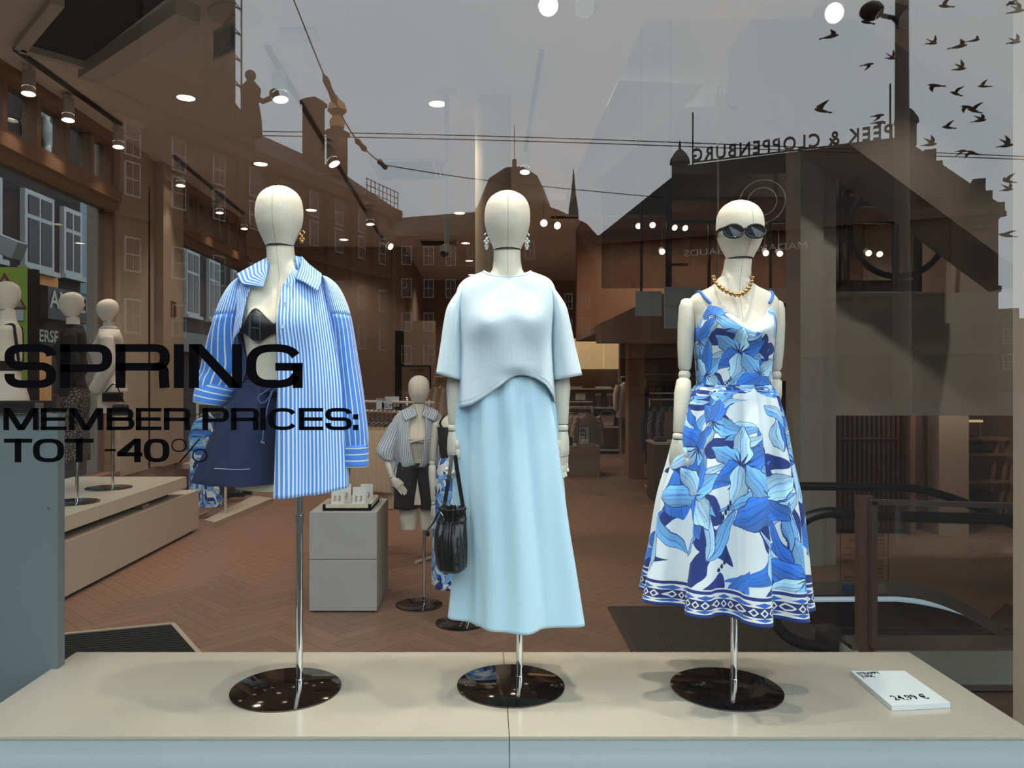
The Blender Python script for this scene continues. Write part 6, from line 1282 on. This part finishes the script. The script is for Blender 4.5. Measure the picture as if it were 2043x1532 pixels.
G().prism([P(u, v, zf+.01) for u, v in ((1580, 978), (1805, 980), (1930, 1012), (2070, 1078), (2070, 1290), (1950, 1214), (1850, 1168), (1750, 1158), (1590, 1158))], (0, .012, 0)).build('far_glass', M_glass, es)
G().prism([P(u, v, zn) for u, v in ((1600, 1040), (1660, 1030), (2070, 1042), (2070, 1290), (1700, 1290), (1620, 1262), (1570, 1200), (1575, 1110))], (0, .010, 0)).build('near_glass', M_glass, es)
for i in range(12):
    x0 = 2.0+i*.4; z = -.01-max(0, i-2)*.2; G().box(x0, x0+.4, 4.14, 4.98, z-.2, z).build('step', M_esc, es)
tb_, M_pic = [], mat('pictogram_blue', C(44, 76, 108), .5)
for u, m in ((1688, M_pic), (1707, M_pic), (1735, M_pic), (1757, mat('pictogram_red', C(150, 120, 112), .5))): G().lathe([(.034, zf-.062), (.034, zf-.058)], (X(u, zf-.05), 0, Zv(1174, zf-.05)), 20, 'y').build('pictogram', m, es)
M_ink = mat('warning_ink', C(30, 26, 24), .7)
def mirrored(s, u, v, size): 
    o = text('warning_text', s, size, P(u, v, zf+.03), M_ink, es, rot=(pi/2, 0, pi), depth=.0005); return o
for k_, s in enumerate(('WARNING!', 'THE ESCALATORS ARE', 'NOT TO PLAY ON.', 'THEREFORE KEEP AN EYE', 'ON YOUR CHILDREN.')): mirrored(s, 1766, 1072+k_*7.9, .032 if k_ == 0 else .023)
for k_, s in enumerate(('WAARSCHUWING!', 'DE ROLTRAPPEN ZIJN', 'NIET OM TE SPELEN.', 'HOUD DUS UW', 'KINDEREN IN DE GATEN.')): mirrored(s, 1763, 1123+k_*7.6, .032 if k_ == 0 else .023)
for v0, v1 in ((1055, 1105), (1108, 1158)):
    c = [P(u, v, zf+.03) for u, v in ((1677, v0), (1772, v0), (1772, v1), (1677, v1), (1677, v0))]; g = G()
    for a_, b_ in zip(c, c[1:]): g.bar(a_, b_, .003, .003)
    g.build('warning_frame', M_ink, es)
zq_ = 3.93; gd = thing('guard_rail', 'steel framed glass guard with a dark wooden post in front of the escalator', 'railing', (X(1727, zq_), zq_, 0))
G().bar(P(1737, 1001, zq_), P(2075, 1010, zq_), .03, .026).build('top_rail', M_steel, gd); G().bar(P(1742, 1000, zq_), P(1742, 1290, zq_), .03, .03).build('steel_post', M_steel, gd)
G().box(X(1711, zq_+.05), X(1740, zq_+.05), zq_+.03, zq_+.08, .0, Zv(992, zq_)).build('wood_post', mat('dark_oak', C(92, 64, 50), .6, noise=.1, scale=12), gd)
G().box(X(1748, zq_), 3.0, zq_-.004, zq_+.004, .02, Zv(1008, zq_)).build('glass', M_glass, gd)
# floor cable at the right end of the podium
G().tube(cat_rom([(1.78, 2.98, .01), (1.9, 3.0, .012), (2.1, 2.96, .01), (2.4, 3.0, .01)], 20), .008, 6).one('floor_cable', M_black, 'black cable on the floor behind the right end of the podium', 'cable')
# rear shelf with a bag, lamp and boxes right of the pier
zy = 8.35; t = thing('wooden_rack', 'light wooden rack with a lamp behind the escalator at the right', 'rack', (X(1970, zy), zy, 0))
for u in (1990, 2012, 2028): G().bar((X(u-22, zy), zy, .0), (X(u, zy), zy, Zv(875, zy)), .03, .03).build('post', M_wood, t)
for v in (873, 904, 958): G().box(X(1920, zy), X(2012, zy), zy-.05, zy+.3, Zv(v+5, zy), Zv(v, zy)).build('shelf', M_wood, t)
t = thing('shelf_handbag', 'dark rounded handbag on the wooden rack at the right', 'handbag', (X(1950, zy), zy, Zv(904, zy))); p = np.array(P(1950, 904, zy))
G().rings([[p+np.array((a*math.copysign(abs(math.cos(q))**.7, math.cos(q)), .10*b*math.sin(q)+.1, h)) for q in np.linspace(0, 6.28, 19)[:-1]] for a, b, h in ((.14, .8, 0), (.16, 1, .03), (.155, 1, .09), (.12, .6, .12))]).build('body', mat('olive_leather', C(60, 52, 42), .5), t, smooth=True); G().tube(cat_rom([p+np.array(q) for q in ((-.12, .1, .11), (-.05, .1, .17), (.05, .1, .17), (.12, .1, .11))], 10), .008, 6).build('handle', M_lea, t)
t = thing('desk_lamp', 'small cream lamp standing on the wooden rack at the right', 'lamp', (X(1956, zy+.1), zy+.1, Zv(873, zy))); p = np.array((X(1956, zy+.1), zy+.1, Zv(873, zy)))
G().tube([p, p+np.array((0, 0, .17))], .008, 8).lathe([(.05, 0), (.05, .01)], p, 14).build('stem', M_steel, t); G().bar(p+np.array((-.17, 0, .175)), p+np.array((.01, 0, .175)), .06, .025).build('shade', mat('shade_glow', C(226, 196, 142), .6, emit=.6), t)
t = thing('storage_cube', 'black storage cube under the wooden rack at the right', 'box', (X(1952, zy), zy, 0)); G().box(X(1921, zy), X(1980, zy), zy-.02, zy+.3, Zv(1015, zy), Zv(980, zy)).build('body', M_esc, t, bevel=.01); G().box(X(1930, zy), X(1934, zy), zy, zy+.03, 0, Zv(1015, zy)).build('leg', M_black, t); G().box(X(1970, zy), X(1974, zy), zy, zy+.03, 0, Zv(1015, zy)).build('leg', M_black, t)
